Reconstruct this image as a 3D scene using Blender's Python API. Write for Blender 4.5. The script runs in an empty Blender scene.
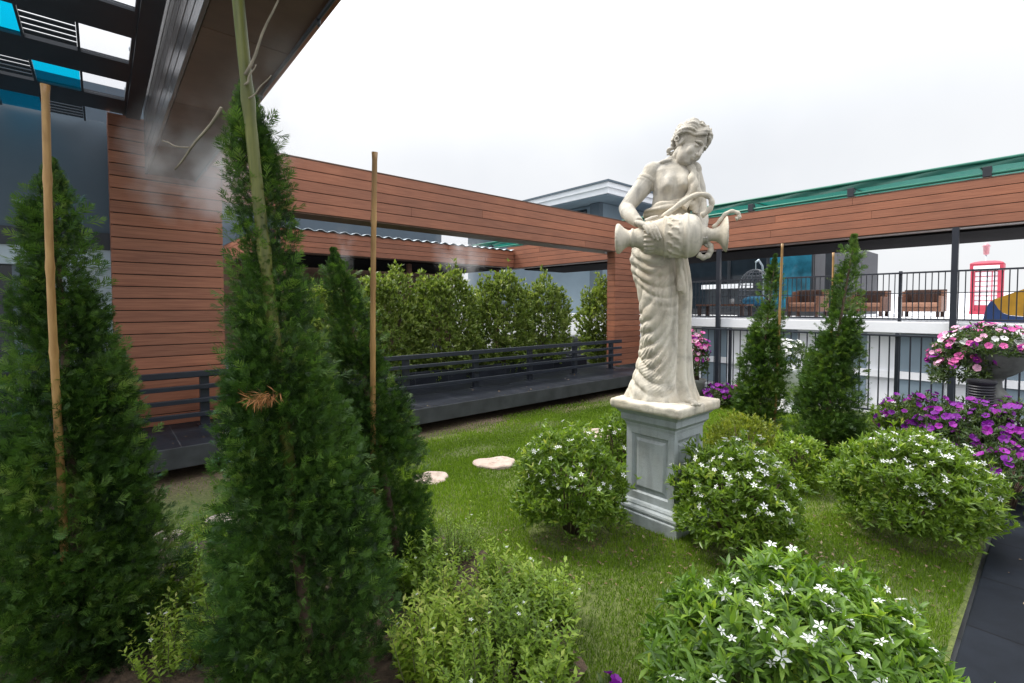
import bpy, math, random
import numpy as np
from mathutils import Vector, Matrix

# ------------------------------------------------------------------ camera, sky, sun, exposure
SC = bpy.context.scene
COL = SC.collection
random.seed(7)
RNG = np.random.default_rng(11)
R = math.radians

cam_d = bpy.data.cameras.new("camera")
cam = bpy.data.objects.new("camera", cam_d)
COL.objects.link(cam)
cam.location = (0, 0, 1.5)
cam.rotation_euler = (R(88.0), 0, R(-40.9))
cam_d.sensor_width = 36
cam_d.lens = 475 / 1024 * 36
cam_d.shift_y = -0.0176
cam_d.clip_start = 0.05
cam_d.clip_end = 2000
SC.camera = cam

SUN_EL, SUN_AZ = 56.0, -20.0          # azimuth measured from +Y towards +X
world = bpy.data.worlds.new("World")
SC.world = world
world.use_nodes = True
wn, wl_ = world.node_tree.nodes, world.node_tree.links
wn.clear()
w_out = wn.new("ShaderNodeOutputWorld")
w_bg = wn.new("ShaderNodeBackground")
w_sky = wn.new("ShaderNodeTexSky")
w_sky.sky_type = 'NISHITA'
w_sky.sun_disc = False
w_sky.sun_elevation = R(SUN_EL)
w_sky.sun_rotation = R(SUN_AZ)
w_sky.dust_density = 4
w_bg.inputs['Strength'].default_value = 0.10
w_mix = wn.new("ShaderNodeMix"); w_mix.data_type = 'RGBA'
w_mix.inputs['Factor'].default_value = 0.93           # overcast: cloud layer over the clear sky
w_tc = wn.new("ShaderNodeTexCoord")
w_nz = wn.new("ShaderNodeTexNoise"); w_nz.inputs['Scale'].default_value = 1.5
w_nz.inputs['Detail'].default_value = 5; w_nz.inputs['Roughness'].default_value = 0.5
w_ramp = wn.new("ShaderNodeValToRGB")
w_ramp.color_ramp.elements[0].position = 0.36; w_ramp.color_ramp.elements[0].color = (0.84, 0.855, 0.88, 1)
w_ramp.color_ramp.elements[1].position = 0.62; w_ramp.color_ramp.elements[1].color = (1, 1, 1, 1)
w_mul = wn.new("ShaderNodeMix"); w_mul.data_type = 'RGBA'; w_mul.blend_type = 'MULTIPLY'
w_mul.inputs['Factor'].default_value = 1
w_mul.inputs[7].default_value = (6.7, 6.8, 6.95, 1)
wl_.new(w_tc.outputs['Generated'], w_nz.inputs['Vector'])
wl_.new(w_nz.outputs['Fac'], w_ramp.inputs['Fac'])
wl_.new(w_ramp.outputs['Color'], w_mul.inputs[6])
wl_.new(w_sky.outputs['Color'], w_mix.inputs[6])
wl_.new(w_mul.outputs[2], w_mix.inputs[7])
# an overcast sky is about three times brighter overhead than near the horizon
w_sep = wn.new("ShaderNodeSeparateXYZ"); wl_.new(w_tc.outputs['Generated'], w_sep.inputs[0])
w_cie = wn.new("ShaderNodeMapRange"); w_cie.interpolation_type = 'SMOOTHSTEP'; w_cie.inputs['From Min'].default_value = 0.25; w_cie.inputs['From Max'].default_value = 1
w_cie.inputs['To Min'].default_value = 0.80; w_cie.inputs['To Max'].default_value = 3.0
wl_.new(w_sep.outputs['Z'], w_cie.inputs['Value'])
w_grad = wn.new("ShaderNodeVectorMath"); w_grad.operation = 'SCALE'
wl_.new(w_mix.outputs[2], w_grad.inputs[0]); wl_.new(w_cie.outputs[0], w_grad.inputs['Scale'])
wl_.new(w_grad.outputs[0], w_bg.inputs['Color'])
wl_.new(w_bg.outputs['Background'], w_out.inputs['Surface'])

sun_d = bpy.data.lights.new("sun", 'SUN')
sun_d.energy = 2.4
sun_d.angle = R(12)
sun_d.color = (1.0, 0.95, 0.87)
sun = bpy.data.objects.new("sun", sun_d)
COL.objects.link(sun)
sd = Vector((math.sin(R(SUN_AZ)) * math.cos(R(SUN_EL)), math.cos(R(SUN_AZ)) * math.cos(R(SUN_EL)), math.sin(R(SUN_EL))))
sun.rotation_euler = sd.to_track_quat('Z', 'Y').to_euler()
sun.location = (0, 0, 30)

SC.view_settings.view_transform = 'Standard'
SC.view_settings.look = 'None'
SC.view_settings.exposure = 0.87
SC.view_settings.gamma = 1
SC.render.engine = 'CYCLES'
SC.cycles.max_bounces = 7
SC.cycles.transparent_max_bounces = 12
SC.cycles.diffuse_bounces = 3
SC.cycles.glossy_bounces = 3
SC.cycles.volume_bounces = 1
SC.cycles.use_denoising = True

FV = (0.6547, 0.7559)     # horizontal viewing direction
RV = (0.7559, -0.6547)


def at(px, d, z=0.0):
    """world point seen in image column px at depth d (metres along the view direction)"""
    l = (px - 512) / 475 * d
    return (FV[0] * d + RV[0] * l, FV[1] * d + RV[1] * l, z)


# ------------------------------------------------------------------ helpers
def tag(o, label=None, cat=None, group=None, kind=None):
    if label: o['label'] = label
    if cat: o['category'] = cat
    if group: o['group'] = group
    if kind: o['kind'] = kind
    return o


def thing(name, label, cat, loc=(0, 0, 0), group=None):
    o = bpy.data.objects.new(name, None)
    COL.objects.link(o)
    o.location = loc
    o.empty_display_size = 0.1
    return tag(o, label, cat, group)


def wloc(o):
    v = Vector((0, 0, 0))
    while o is not None:
        v += o.location
        o = o.parent
    return v


def np_mesh(name, V, F, rnd=None, mat=None, parent=None, smooth=False):
    """V (n,3) world coordinates, F (m,k) faces of equal size"""
    V = np.asarray(V, np.float32)
    if parent is not None:
        V = V - np.array(wloc(parent), np.float32)
    F = np.asarray(F, np.int32)
    m, k = F.shape
    me = bpy.data.meshes.new(name)
    me.vertices.add(len(V)); me.vertices.foreach_set('co', V.ravel())
    me.loops.add(m * k); me.loops.foreach_set('vertex_index', F.ravel())
    me.polygons.add(m)
    me.polygons.foreach_set('loop_start', np.arange(m, dtype=np.int32) * k)
    if smooth:
        me.polygons.foreach_set('use_smooth', np.ones(m, bool))
    if rnd is not None:
        a = me.attributes.new('rnd', 'FLOAT', 'FACE')
        a.data.foreach_set('value', np.asarray(rnd, np.float32))
    me.update(calc_edges=True)
    me.validate()
    if mat: me.materials.append(mat)
    o = bpy.data.objects.new(name, me)
    COL.objects.link(o)
    if parent is not None: o.parent = parent
    return o


class MB:
    def __init__(s):
        s.v, s.f, s.r = [], [], []

    def add(s, vs, fs, rnd=None):
        b = len(s.v)
        s.v += [tuple(p) for p in vs]
        rr = random.random() if rnd is None else rnd
        for f in fs:
            s.f.append([b + i for i in f]); s.r.append(rr)
        return s

    def box(s, x0, x1, y0, y1, z0, z1, rnd=None):
        vs = [(x0, y0, z0), (x1, y0, z0), (x1, y1, z0), (x0, y1, z0), (x0, y0, z1), (x1, y0, z1), (x1, y1, z1), (x0, y1, z1)]
        return s.add(vs, [(0, 3, 2, 1), (4, 5, 6, 7), (0, 1, 5, 4), (1, 2, 6, 5), (2, 3, 7, 6), (3, 0, 4, 7)], rnd)

    def tube(s, pts, rad, n=10, cap=True, rnd=None):
        pts = [Vector(p) for p in pts]
        if not hasattr(rad, '__len__'): rad = [rad] * len(pts)
        t0 = (pts[1] - pts[0]).normalized()
        ref = Vector((0, 0, 1)) if abs(t0.z) < 0.9 else Vector((1, 0, 0))
        u = t0.cross(ref).normalized()
        vs, fs = [], []
        for i, p in enumerate(pts):
            t = (pts[min(i + 1, len(pts) - 1)] - pts[max(i - 1, 0)]).normalized()
            u = (u - t * u.dot(t))
            if u.length < 1e-6: u = t.orthogonal()
            u.normalize()
            w = t.cross(u)
            for k in range(n):
                a = 2 * math.pi * k / n
                vs.append(p + (u * math.cos(a) + w * math.sin(a)) * rad[i])
        for i in range(len(pts) - 1):
            for k in range(n):
                k2 = (k + 1) % n
                fs.append((i * n + k, i * n + k2, (i + 1) * n + k2, (i + 1) * n + k))
        if cap:
            fs.append(tuple(reversed(range(n))))
            fs.append(tuple(range((len(pts) - 1) * n, len(pts) * n)))
        return s.add(vs, fs, rnd)

    def lathe(s, prof, n=32, c=(0, 0, 0), rnd=None, ax=None):
        """prof: (radius, height); ax optional (u, v, w) frame with w the axis"""
        if ax is None: ax = (Vector((1, 0, 0)), Vector((0, 1, 0)), Vector((0, 0, 1)))
        c = Vector(c)
        vs, fs = [], []
        for (r, h) in prof:
            for k in range(n):
                a = 2 * math.pi * k / n
                vs.append(c + ax[0] * (r * math.cos(a)) + ax[1] * (r * math.sin(a)) + ax[2] * h)
        for i in range(len(prof) - 1):
            for k in range(n):
                k2 = (k + 1) % n
                fs.append((i * n + k, i * n + k2, (i + 1) * n + k2, (i + 1) * n + k))
        fs.append(tuple(reversed(range(n))))
        fs.append(tuple(range((len(prof) - 1) * n, len(prof) * n)))
        return s.add(vs, fs, rnd)

    def ell(s, c, ax, rad, nu=20, nv=12, rnd=None):
        c = Vector(c)
        vs, fs = [], []
        for j in range(nv + 1):
            th = math.pi * j / nv
            for k in range(nu):
                a = 2 * math.pi * k / nu
                q = (max(math.sin(th), 1e-3) * math.cos(a) * rad[0], max(math.sin(th), 1e-3) * math.sin(a) * rad[1], math.cos(th) * rad[2])
                vs.append(c + ax[0] * q[0] + ax[1] * q[1] + ax[2] * q[2])
        for j in range(nv):
            for k in range(nu):
                k2 = (k + 1) % nu
                fs.append((j * nu + k, (j + 1) * nu + k, (j + 1) * nu + k2, j * nu + k2))
        fs.append(tuple(range(nu))); fs.append(tuple(reversed(range(nv * nu, (nv + 1) * nu))))
        return s.add(vs, fs, rnd)

    def poly(s, pts, z0, z1, rnd=None):
        """vertical prism over a plan outline"""
        n = len(pts)
        vs = [(p[0], p[1], z0) for p in pts] + [(p[0], p[1], z1) for p in pts]
        fs = [tuple(reversed(range(n))), tuple(range(n, 2 * n))] + [(i, (i + 1) % n, n + (i + 1) % n, n + i) for i in range(n)]
        return s.add(vs, fs, rnd)

    def build(s, name, mat, parent=None, smooth=False, bevel=0, fix=False):
        off = wloc(parent) if parent is not None else Vector((0, 0, 0))
        me = bpy.data.meshes.new(name)
        me.from_pydata([tuple(Vector(p) - off) for p in s.v], [], s.f)
        a = me.attributes.new('rnd', 'FLOAT', 'FACE')
        a.data.foreach_set('value', np.array(s.r, np.float32))
        if smooth:
            me.polygons.foreach_set('use_smooth', np.ones(len(me.polygons), bool))
        me.update()
        me.materials.append(mat)
        o = bpy.data.objects.new(name, me)
        COL.objects.link(o)
        if parent is not None: o.parent = parent
        if bevel:
            md = o.modifiers.new('edge', 'BEVEL'); md.width = bevel; md.segments = 2; md.limit_method = 'ANGLE'
        return o


def copy_tree(o, parent=None):
    c = o.copy()
    COL.objects.link(c)
    if parent is not None: c.parent = parent
    for ch in list(o.children):
        copy_tree(ch, c)
    return c


# ------------------------------------------------------------------ materials
def mat_new(name):
    m = bpy.data.materials.new(name)
    m.use_nodes = True
    nt = m.node_tree
    b = nt.nodes['Principled BSDF']
    return m, nt, b


def N(nt, kind, **kw):
    n = nt.nodes.new(kind)
    for k, v in kw.items():
        n.inputs[k].default_value = v
    return n


def ramp(nt, fac, stops):
    r = nt.nodes.new("ShaderNodeValToRGB")
    e = r.color_ramp.elements
    while len(e) < len(stops): e.new(0.5)
    for i, (p, c) in enumerate(stops):
        e[i].position = p; e[i].color = (*c, 1)
    nt.links.new(fac, r.inputs['Fac'])
    return r.outputs['Color']


def mixc(nt, fac, a, b, mode='MIX'):
    m = nt.nodes.new("ShaderNodeMix"); m.data_type = 'RGBA'; m.blend_type = mode
    for i, x in ((0, fac), (6, a), (7, b)):
        if hasattr(x, 'node'): nt.links.new(x, m.inputs[i])
        elif i == 0: m.inputs[0].default_value = x
        else: m.inputs[i].default_value = (*x, 1)
    return m.outputs[2]


def noise(nt, scale, detail=4, vec=None, rough=0.55, coord='Object', stretch=None):
    tc = nt.nodes.new("ShaderNodeTexCoord")
    n = N(nt, "ShaderNodeTexNoise", Scale=scale, Detail=detail, Roughness=rough)
    src = tc.outputs[coord]
    if stretch:
        mp = nt.nodes.new("ShaderNodeMapping"); mp.inputs['Scale'].default_value = stretch
        nt.links.new(src, mp.inputs['Vector']); src = mp.outputs['Vector']
    nt.links.new(src, n.inputs['Vector'])
    return n.outputs['Fac']


def bump(nt, b, h, strength=0.3, dist=0.01):
    n = nt.nodes.new("ShaderNodeBump")
    n.inputs['Strength'].default_value = strength; n.inputs['Distance'].default_value = dist
    nt.links.new(h, n.inputs['Height']); nt.links.new(n.outputs['Normal'], b.inputs['Normal'])


def rnd_attr(nt):
    a = nt.nodes.new("ShaderNodeAttribute"); a.attribute_name = 'rnd'
    return a.outputs['Fac']


def simple(name, col, rough=0.5, metal=0.0, var=0.15, scale=6, bmp=0.0, spec=0.5):
    m, nt, b = mat_new(name)
    f = noise(nt, scale, 5)
    c = ramp(nt, f, [(0.3, tuple(x * (1 - var) for x in col)), (0.7, tuple(min(1, x * (1 + var)) for x in col))])
    nt.links.new(c, b.inputs['Base Color'])
    b.inputs['Roughness'].default_value = rough
    b.inputs['Metallic'].default_value = metal
    b.inputs['Specular IOR Level'].default_value = spec
    if bmp: bump(nt, b, noise(nt, scale * 8, 4), bmp, 0.005)
    return m


def leaf_mat(name, stops, trans=0.35, rough=0.45, spec=0.4):
    m, nt, b = mat_new(name)
    c = ramp(nt, rnd_attr(nt), stops)
    nt.links.new(c, b.inputs['Base Color'])
    b.inputs['Roughness'].default_value = rough
    b.inputs['Specular IOR Level'].default_value = spec
    t = nt.nodes.new("ShaderNodeBsdfTranslucent")
    tc = mixc(nt, 1.0, c, (1.3, 1.35, 0.6), 'MULTIPLY')
    nt.links.new(tc, t.inputs['Color'])
    mx = nt.nodes.new("ShaderNodeMixShader"); mx.inputs[0].default_value = trans
    out = nt.nodes['Material Output']
    nt.links.new(b.outputs[0], mx.inputs[1]); nt.links.new(t.outputs[0], mx.inputs[2])
    nt.links.new(mx.outputs[0], out.inputs['Surface'])
    return m


def wood_mat(name, dark, light, rough=0.5):
    m, nt, b = mat_new(name)
    g = noise(nt, 3.0, 6, stretch=(1.0, 1.0, 24.0), rough=0.65)
    w = noise(nt, 0.9, 4)
    c1 = ramp(nt, g, [(0.3, dark), (0.72, light)])
    rv = ramp(nt, rnd_attr(nt), [(0, (0.82, 0.82, 0.84)), (0.5, (1, 1, 1)), (1, (1.16, 1.12, 1.07))])
    c2 = mixc(nt, 1.0, c1, rv, 'MULTIPLY')
    st = ramp(nt, w, [(0.35, (0.78, 0.78, 0.8)), (0.65, (1.08, 1.05, 1.0))])
    c3 = mixc(nt, 0.8, c2, st, 'MULTIPLY')
    nt.links.new(c3, b.inputs['Base Color'])
    b.inputs['Roughness'].default_value = rough
    bump(nt, b, g, 0.25, 0.004)
    return m


M = {}
M['wood'] = wood_mat('red_wood', (0.22, 0.078, 0.042), (0.365, 0.148, 0.083), 0.6)
M['wood_painted_sheen'] = wood_mat('painted_sheen_wood', (0.10, 0.09, 0.088), (0.18, 0.16, 0.155), 0.25)  # greyed base colour paints in the sky sheen; low roughness adds real gloss
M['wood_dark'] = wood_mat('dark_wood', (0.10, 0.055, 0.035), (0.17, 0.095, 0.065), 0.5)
M['core'] = simple('dark_core', (0.025, 0.02, 0.018), 0.8)
M['steel'] = simple('dark_steel', (0.022, 0.026, 0.033), 0.4, 0.0, 0.2)
M['black_paint'] = simple('black_paint', (0.018, 0.022, 0.032), 0.35, 0.0, 0.2)
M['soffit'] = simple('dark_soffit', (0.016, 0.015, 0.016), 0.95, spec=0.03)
M['slate_wall'] = simple('slate_wall', (0.085, 0.115, 0.145), 0.75, 0, 0.08, 2)
M['slate_light'] = simple('slate_wall_light', (0.19, 0.25, 0.30), 0.75, 0, 0.06, 2)
M['blue_grey'] = simple('blue_grey_render', (0.15, 0.19, 0.225), 0.8, 0, 0.06, 2)
M['pale_band'] = simple('pale_band', (0.46, 0.53, 0.58), 0.7, 0, 0.05, 2)
M['white'] = simple('white_render', (0.78, 0.79, 0.82), 0.7, 0, 0.05, 1.5, 0.05)
M['white_gloss'] = simple('white_glazed_pot', (0.72, 0.74, 0.75), 0.3, 0, 0.05)
M['glass_dark'] = simple('dark_glass', (0.012, 0.018, 0.024), 0.06, 0, 0.2)
M['teal_glass'] = simple('teal_glass', (0.02, 0.12, 0.18), 0.1, 0, 0.5, 3)
M['red_paint'] = simple('red_paint', (0.40, 0.035, 0.065), 0.5, 0, 0.12)
M['pink'] = simple('pink_lantern', (0.55, 0.27, 0.30), 0.4)
M['blue_plastic'] = simple('blue_plastic', (0.03, 0.075, 0.23), 0.4)
M['yellow_plastic'] = simple('yellow_plastic', (0.68, 0.36, 0.03), 0.4)
M['rattan'] = simple('brown_rattan', (0.16, 0.07, 0.04), 0.6, 0, 0.4, 40, 0.4)
M['rattan_dark'] = simple('dark_rattan', (0.06, 0.03, 0.022), 0.6, 0, 0.4, 40, 0.4)
M['cushion'] = simple('tan_cushion', (0.28, 0.14, 0.09), 0.85)
M['blue_cushion'] = simple('blue_cushion', (0.03, 0.17, 0.30), 0.85)
M['bark'] = simple('bark', (0.10, 0.065, 0.045), 0.9, 0, 0.35, 20, 0.6)
M['stem'] = simple('green_stem', (0.09, 0.10, 0.035), 0.8, 0, 0.3, 20)
M['urn_grey'] = simple('grey_stone_urn', (0.17, 0.175, 0.165), 0.7, 0, 0.3, 12, 0.3)
M['pot_black'] = simple('black_ribbed_pot', (0.02, 0.02, 0.026), 0.4)
M['stem_dry'] = simple('dry_twig', (0.22, 0.19, 0.14), 0.8, 0, 0.3, 20)


def bamboo_mat(name, a, b_):
    m, nt, b = mat_new(name)
    g = noise(nt, 4, 5, stretch=(14, 14, 0.8))
    c = ramp(nt, g, [(0.3, a), (0.7, b_)])
    k = noise(nt, 2.2, 5)
    c = mixc(nt, ramp(nt, k, [(0.5, (0, 0, 0)), (0.7, (0.7, 0.7, 0.7))]), c, tuple(x * 0.45 for x in a))
    nt.links.new(c, b.inputs['Base Color']); b.inputs['Roughness'].default_value = 0.45
    return m


M['bamboo'] = bamboo_mat('dry_bamboo', (0.29, 0.155, 0.050), (0.45, 0.27, 0.10))
M['bamboo_green'] = bamboo_mat('green_bamboo', (0.075, 0.090, 0.014), (0.17, 0.175, 0.034))


def stone_mat(name, base, dark, warm, scale=7, bmp=0.5):
    m, nt, b = mat_new(name)
    n1 = noise(nt, scale, 7, rough=0.65)
    n2 = noise(nt, scale * 0.35, 5)
    n3 = noise(nt, 70, 4)
    c = ramp(nt, n1, [(0.28, dark), (0.5, base), (0.75, tuple(min(1, x * 1.12) for x in base))])
    c = mixc(nt, ramp(nt, n2, [(0.45, (0, 0, 0)), (0.7, (0.75, 0.75, 0.75))]), c, warm)
    st_ = noise(nt, 9, 5, stretch=(1.6, 1.6, .22))
    c = mixc(nt, ramp(nt, st_, [(0.52, (0, 0, 0)), (0.72, (0.6, 0.6, 0.6))]), c, dark)
    nt.links.new(c, b.inputs['Base Color'])
    b.inputs['Roughness'].default_value = 0.85
    b.inputs['Specular IOR Level'].default_value = 0.25
    n4 = noise(nt, 260, 3)
    mm = nt.nodes.new('ShaderNodeMath'); mm.operation = 'ADD'
    nt.links.new(n3, mm.inputs[0]); nt.links.new(n4, mm.inputs[1])
    bump(nt, b, mm.outputs[0], bmp, 0.004)
    return m


M['statue'] = stone_mat('cream_limestone', (0.57, 0.53, 0.445), (0.27, 0.255, 0.22), (0.48, 0.405, 0.295), 7, 0.55)
M['statue_grey'] = stone_mat('grey_weathered_limestone', (0.50, 0.475, 0.42), (0.24, 0.23, 0.21), (0.44, 0.39, 0.30), 10, 0.55)
M['pedestal'] = stone_mat('grey_cast_stone', (0.34, 0.375, 0.39), (0.22, 0.24, 0.24), (0.31, 0.32, 0.30), 5, 0.4)
M['flagstone'] = stone_mat('pink_flagstone', (0.42, 0.33, 0.28), (0.22, 0.17, 0.13), (0.44, 0.38, 0.32), 11, 0.5)


def tile_mat(name, col, grout, size, rough=0.22, spec=0.5):
    m, nt, b = mat_new(name)
    tc = nt.nodes.new("ShaderNodeTexCoord")
    br = nt.nodes.new("ShaderNodeTexBrick")
    br.offset = 0.0
    br.inputs['Scale'].default_value = 1
    br.inputs['Brick Width'].default_value = size; br.inputs['Row Height'].default_value = size
    br.inputs['Mortar Size'].default_value = 0.004
    br.inputs['Color1'].default_value = (*col, 1)
    br.inputs['Color2'].default_value = (*[x * 1.35 for x in col], 1)
    br.inputs['Mortar'].default_value = (*grout, 1)
    nt.links.new(tc.outputs['Object'], br.inputs['Vector'])
    d = noise(nt, 5, 6)
    c = mixc(nt, 0.7, br.outputs['Color'], ramp(nt, d, [(0.3, (0.6, 0.6, 0.6)), (0.7, (1.4, 1.4, 1.4))]), 'MULTIPLY')
    nt.links.new(c, b.inputs['Base Color'])
    rr = nt.nodes.new("ShaderNodeMapRange")
    rr.inputs['To Min'].default_value = rough; rr.inputs['To Max'].default_value = rough + 0.35
    nt.links.new(d, rr.inputs['Value']); nt.links.new(rr.outputs[0], b.inputs['Roughness'])
    b.inputs['Specular IOR Level'].default_value = spec
    return m


M['granite'] = tile_mat('black_granite', (0.012, 0.014, 0.019), (0.05, 0.053, 0.057), 0.6, 0.25, 0.16)
M['path'] = tile_mat('dark_paving', (0.008, 0.010, 0.014), (0.003, 0.003, 0.004), 0.6, 0.45, 0.10)
M['paving'] = tile_mat('grey_paving', (0.16, 0.165, 0.17), (0.09, 0.09, 0.09), 0.6, 0.5)

# lawn soil: thin turf over brown earth, bare towards the ledge
m, nt, b = mat_new('turf_soil')
tc = nt.nodes.new("ShaderNodeTexCoord")
sx = nt.nodes.new("ShaderNodeSeparateXYZ"); nt.links.new(tc.outputs['Object'], sx.inputs[0])
nz = noise(nt, 1.4, 6); nf = noise(nt, 45, 5)
ad = nt.nodes.new("ShaderNodeMath"); ad.operation = 'MULTIPLY_ADD'
nt.links.new(nz, ad.inputs[0]); ad.inputs[1].default_value = 1.3; nt.links.new(sx.outputs['Y'], ad.inputs[2])
mr = nt.nodes.new("ShaderNodeMapRange"); mr.inputs['From Min'].default_value = 5.0; mr.inputs['From Max'].default_value = 5.6
nt.links.new(ad.outputs[0], mr.inputs['Value'])
g = ramp(nt, nf, [(0.3, (0.05, 0.07, 0.014)), (0.7, (0.12, 0.145, 0.035))])
s_ = ramp(nt, nf, [(0.3, (0.075, 0.05, 0.03)), (0.7, (0.17, 0.12, 0.075))])
nt.links.new(mixc(nt, mr.outputs[0], g, s_), b.inputs['Base Color'])
b.inputs['Roughness'].default_value = 0.95
bump(nt, b, nf, 0.8, 0.02)
M['turf'] = m

m, nt, b = mat_new('bed_soil')
nf = noise(nt, 30, 6)
nt.links.new(ramp(nt, nf, [(0.3, (0.030, 0.020, 0.013)), (0.7, (0.10, 0.065, 0.04))]), b.inputs['Base Color'])
b.inputs['Roughness'].default_value = 0.95; bump(nt, b, nf, 1.0, 0.02)
M['soil'] = m

# foliage
M['conifer_near'] = leaf_mat('juniper_needles', [(0, (0.016, 0.038, 0.010)), (0.42, (0.042, 0.098, 0.018)), (0.78, (0.088, 0.172, 0.030)), (1, (0.17, 0.245, 0.055))], 0.35, 0.5)
M['conifer_far'] = leaf_mat('cypress_needles', [(0, (0.028, 0.062, 0.012)), (0.5, (0.062, 0.130, 0.022)), (1, (0.14, 0.215, 0.04))], 0.25, 0.5)
M['dead'] = leaf_mat('dried_needles', [(0, (0.20, 0.085, 0.03)), (1, (0.40, 0.19, 0.075))], 0.2, 0.8)
M['bush'] = leaf_mat('shrub_leaves', [(0, (0.055, 0.105, 0.012)), (0.5, (0.13, 0.22, 0.028)), (0.85, (0.23, 0.33, 0.05)), (1, (0.36, 0.40, 0.10))], 0.42, 0.35)
M['bush_front'] = leaf_mat('glossy_shrub_leaves', [(0, (0.040, 0.090, 0.013)), (0.5, (0.115, 0.220, 0.027)), (0.85, (0.225, 0.35, 0.045)), (1, (0.36, 0.45, 0.08))], 0.40, 0.42)
M['hedge'] = leaf_mat('hedge_leaves', [(0, (0.07, 0.115, 0.022)), (0.5, (0.17, 0.24, 0.05)), (1, (0.36, 0.41, 0.14))], 0.35, 0.35)
M['herb'] = leaf_mat('herb_leaves', [(0, (0.065, 0.115, 0.012)), (0.45, (0.155, 0.255, 0.026)), (0.85, (0.28, 0.38, 0.045)), (1, (0.40, 0.43, 0.11))], 0.4, 0.45)
M['duranta'] = leaf_mat('golden_leaves', [(0, (0.08, 0.12, 0.015)), (0.5, (0.18, 0.23, 0.03)), (1, (0.32, 0.33, 0.06))], 0.4, 0.4)
M['petunia_leaf'] = leaf_mat('petunia_leaves', [(0, (0.025, 0.05, 0.015)), (0.5, (0.055, 0.095, 0.03)), (1, (0.12, 0.17, 0.05))], 0.35, 0.5)
M['grass'] = leaf_mat('grass_blades', [(0, (0.062, 0.115, 0.010)), (0.5, (0.150, 0.250, 0.022)), (0.88, (0.235, 0.345, 0.040)), (1, (0.34, 0.33, 0.10))], 0.35, 0.5, 0.25)
M['litter'] = leaf_mat('dead_leaf_litter', [(0, (0.07, 0.045, 0.025)), (0.7, (0.17, 0.11, 0.06)), (1, (0.34, 0.27, 0.17))], 0.1, 0.8)


def petal_mat(name, col, trans=0.3):
    m, nt, b = mat_new(name)
    f = noise(nt, 30, 3)
    c = ramp(nt, f, [(0.3, tuple(x * 0.85 for x in col)), (0.7, col)])
    nt.links.new(c, b.inputs['Base Color']); b.inputs['Roughness'].default_value = 0.6
    t = nt.nodes.new("ShaderNodeBsdfTranslucent"); nt.links.new(c, t.inputs['Color'])
    mx = nt.nodes.new("ShaderNodeMixShader"); mx.inputs[0].default_value = trans
    nt.links.new(b.outputs[0], mx.inputs[1]); nt.links.new(t.outputs[0], mx.inputs[2])
    nt.links.new(mx.outputs[0], nt.nodes['Material Output'].inputs['Surface'])
    return m


M['petal_white'] = petal_mat('white_petals', (0.86, 0.87, 0.86))
M['petal_pink'] = petal_mat('pink_petals', (0.74, 0.13, 0.42))
M['petal_blush'] = petal_mat('pale_pink_petals', (0.80, 0.42, 0.60))
M['petal_purple'] = petal_mat('purple_petals', (0.20, 0.004, 0.29))
M['petal_magenta'] = petal_mat('magenta_petals', (0.30, 0.006, 0.33))


def clear_mat(name, tint, gloss=0.08):
    m, nt, b = mat_new(name)
    t = nt.nodes.new("ShaderNodeBsdfTransparent"); t.inputs['Color'].default_value = (*tint, 1)
    g = nt.nodes.new("ShaderNodeBsdfGlossy"); g.inputs['Roughness'].default_value = 0.05
    mx = nt.nodes.new("ShaderNodeMixShader"); mx.inputs[0].default_value = gloss
    nt.links.new(t.outputs[0], mx.inputs[1]); nt.links.new(g.outputs[0], mx.inputs[2])
    nt.links.new(mx.outputs[0], nt.nodes['Material Output'].inputs['Surface'])
    return m


M['clear'] = clear_mat('clear_sheet', (0.98, 0.98, 0.99))
M['cyan'] = clear_mat('cyan_sheet', (0.01, 0.70, 0.86))
m, nt, b = mat_new('green_shade_net')
b.inputs['Base Color'].default_value = (0.0, 0.075, 0.055, 1); b.inputs['Roughness'].default_value = 0.6
t = nt.nodes.new("ShaderNodeBsdfTranslucent"); t.inputs['Color'].default_value = (0.0, 0.12, 0.09, 1)
tr = nt.nodes.new("ShaderNodeBsdfTransparent")
mx = nt.nodes.new("ShaderNodeMixShader"); mx.inputs[0].default_value = 0.5
mx2 = nt.nodes.new("ShaderNodeMixShader"); mx2.inputs[0].default_value = 0.04
nt.links.new(b.outputs[0], mx.inputs[1]); nt.links.new(t.outputs[0], mx.inputs[2])
nt.links.new(mx.outputs[0], mx2.inputs[1]); nt.links.new(tr.outputs[0], mx2.inputs[2])
nt.links.new(mx2.outputs[0], nt.nodes['Material Output'].inputs['Surface'])
M['green_net'] = m
M['green_steel'] = simple('green_steel', (0.01, 0.13, 0.085), 0.45)
M['wood_upper'] = M['wood']

# ------------------------------------------------------------------ the setting
def sheet(name, pts, z, mat, label=None, kind='structure'):
    mb = MB(); mb.add([(x, y, z) for x, y in pts], [tuple(range(len(pts)))])
    o = mb.build(name, mat)
    return tag(o, label, None, None, kind)


sheet('ground', [(-300, -300), (300, -300), (300, 300), (-300, 300)], -0.05, M['paving'])
BED_Y0 = 0.27


def lawn_h(x, y):
    return 0.012 * np.sin(x * 1.9 + 0.6) * np.cos(y * 2.3) + 0.008 * np.sin(x * 4.7 + y * 3.1)


gx, gy = np.meshgrid(np.linspace(-1.6, 8.2, 99), np.linspace(BED_Y0, 5.6, 55), indexing='ij')
V = np.stack([gx, gy, lawn_h(gx, gy) - 0.006], -1).reshape(-1, 3)
idx = np.arange(99 * 55).reshape(99, 55)
F = np.stack([idx[:-1, :-1], idx[1:, :-1], idx[1:, 1:], idx[:-1, 1:]], -1).reshape(-1, 4)
lawn = np_mesh('lawn', V, F, None, M['turf'], None, True); tag(lawn, kind='structure')
mb = MB(); mb.box(-3, 9.2, -2.2, 0.25, -0.05, 0.03)
tag(mb.build('path', M['path'], bevel=0.008), kind='structure')

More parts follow.
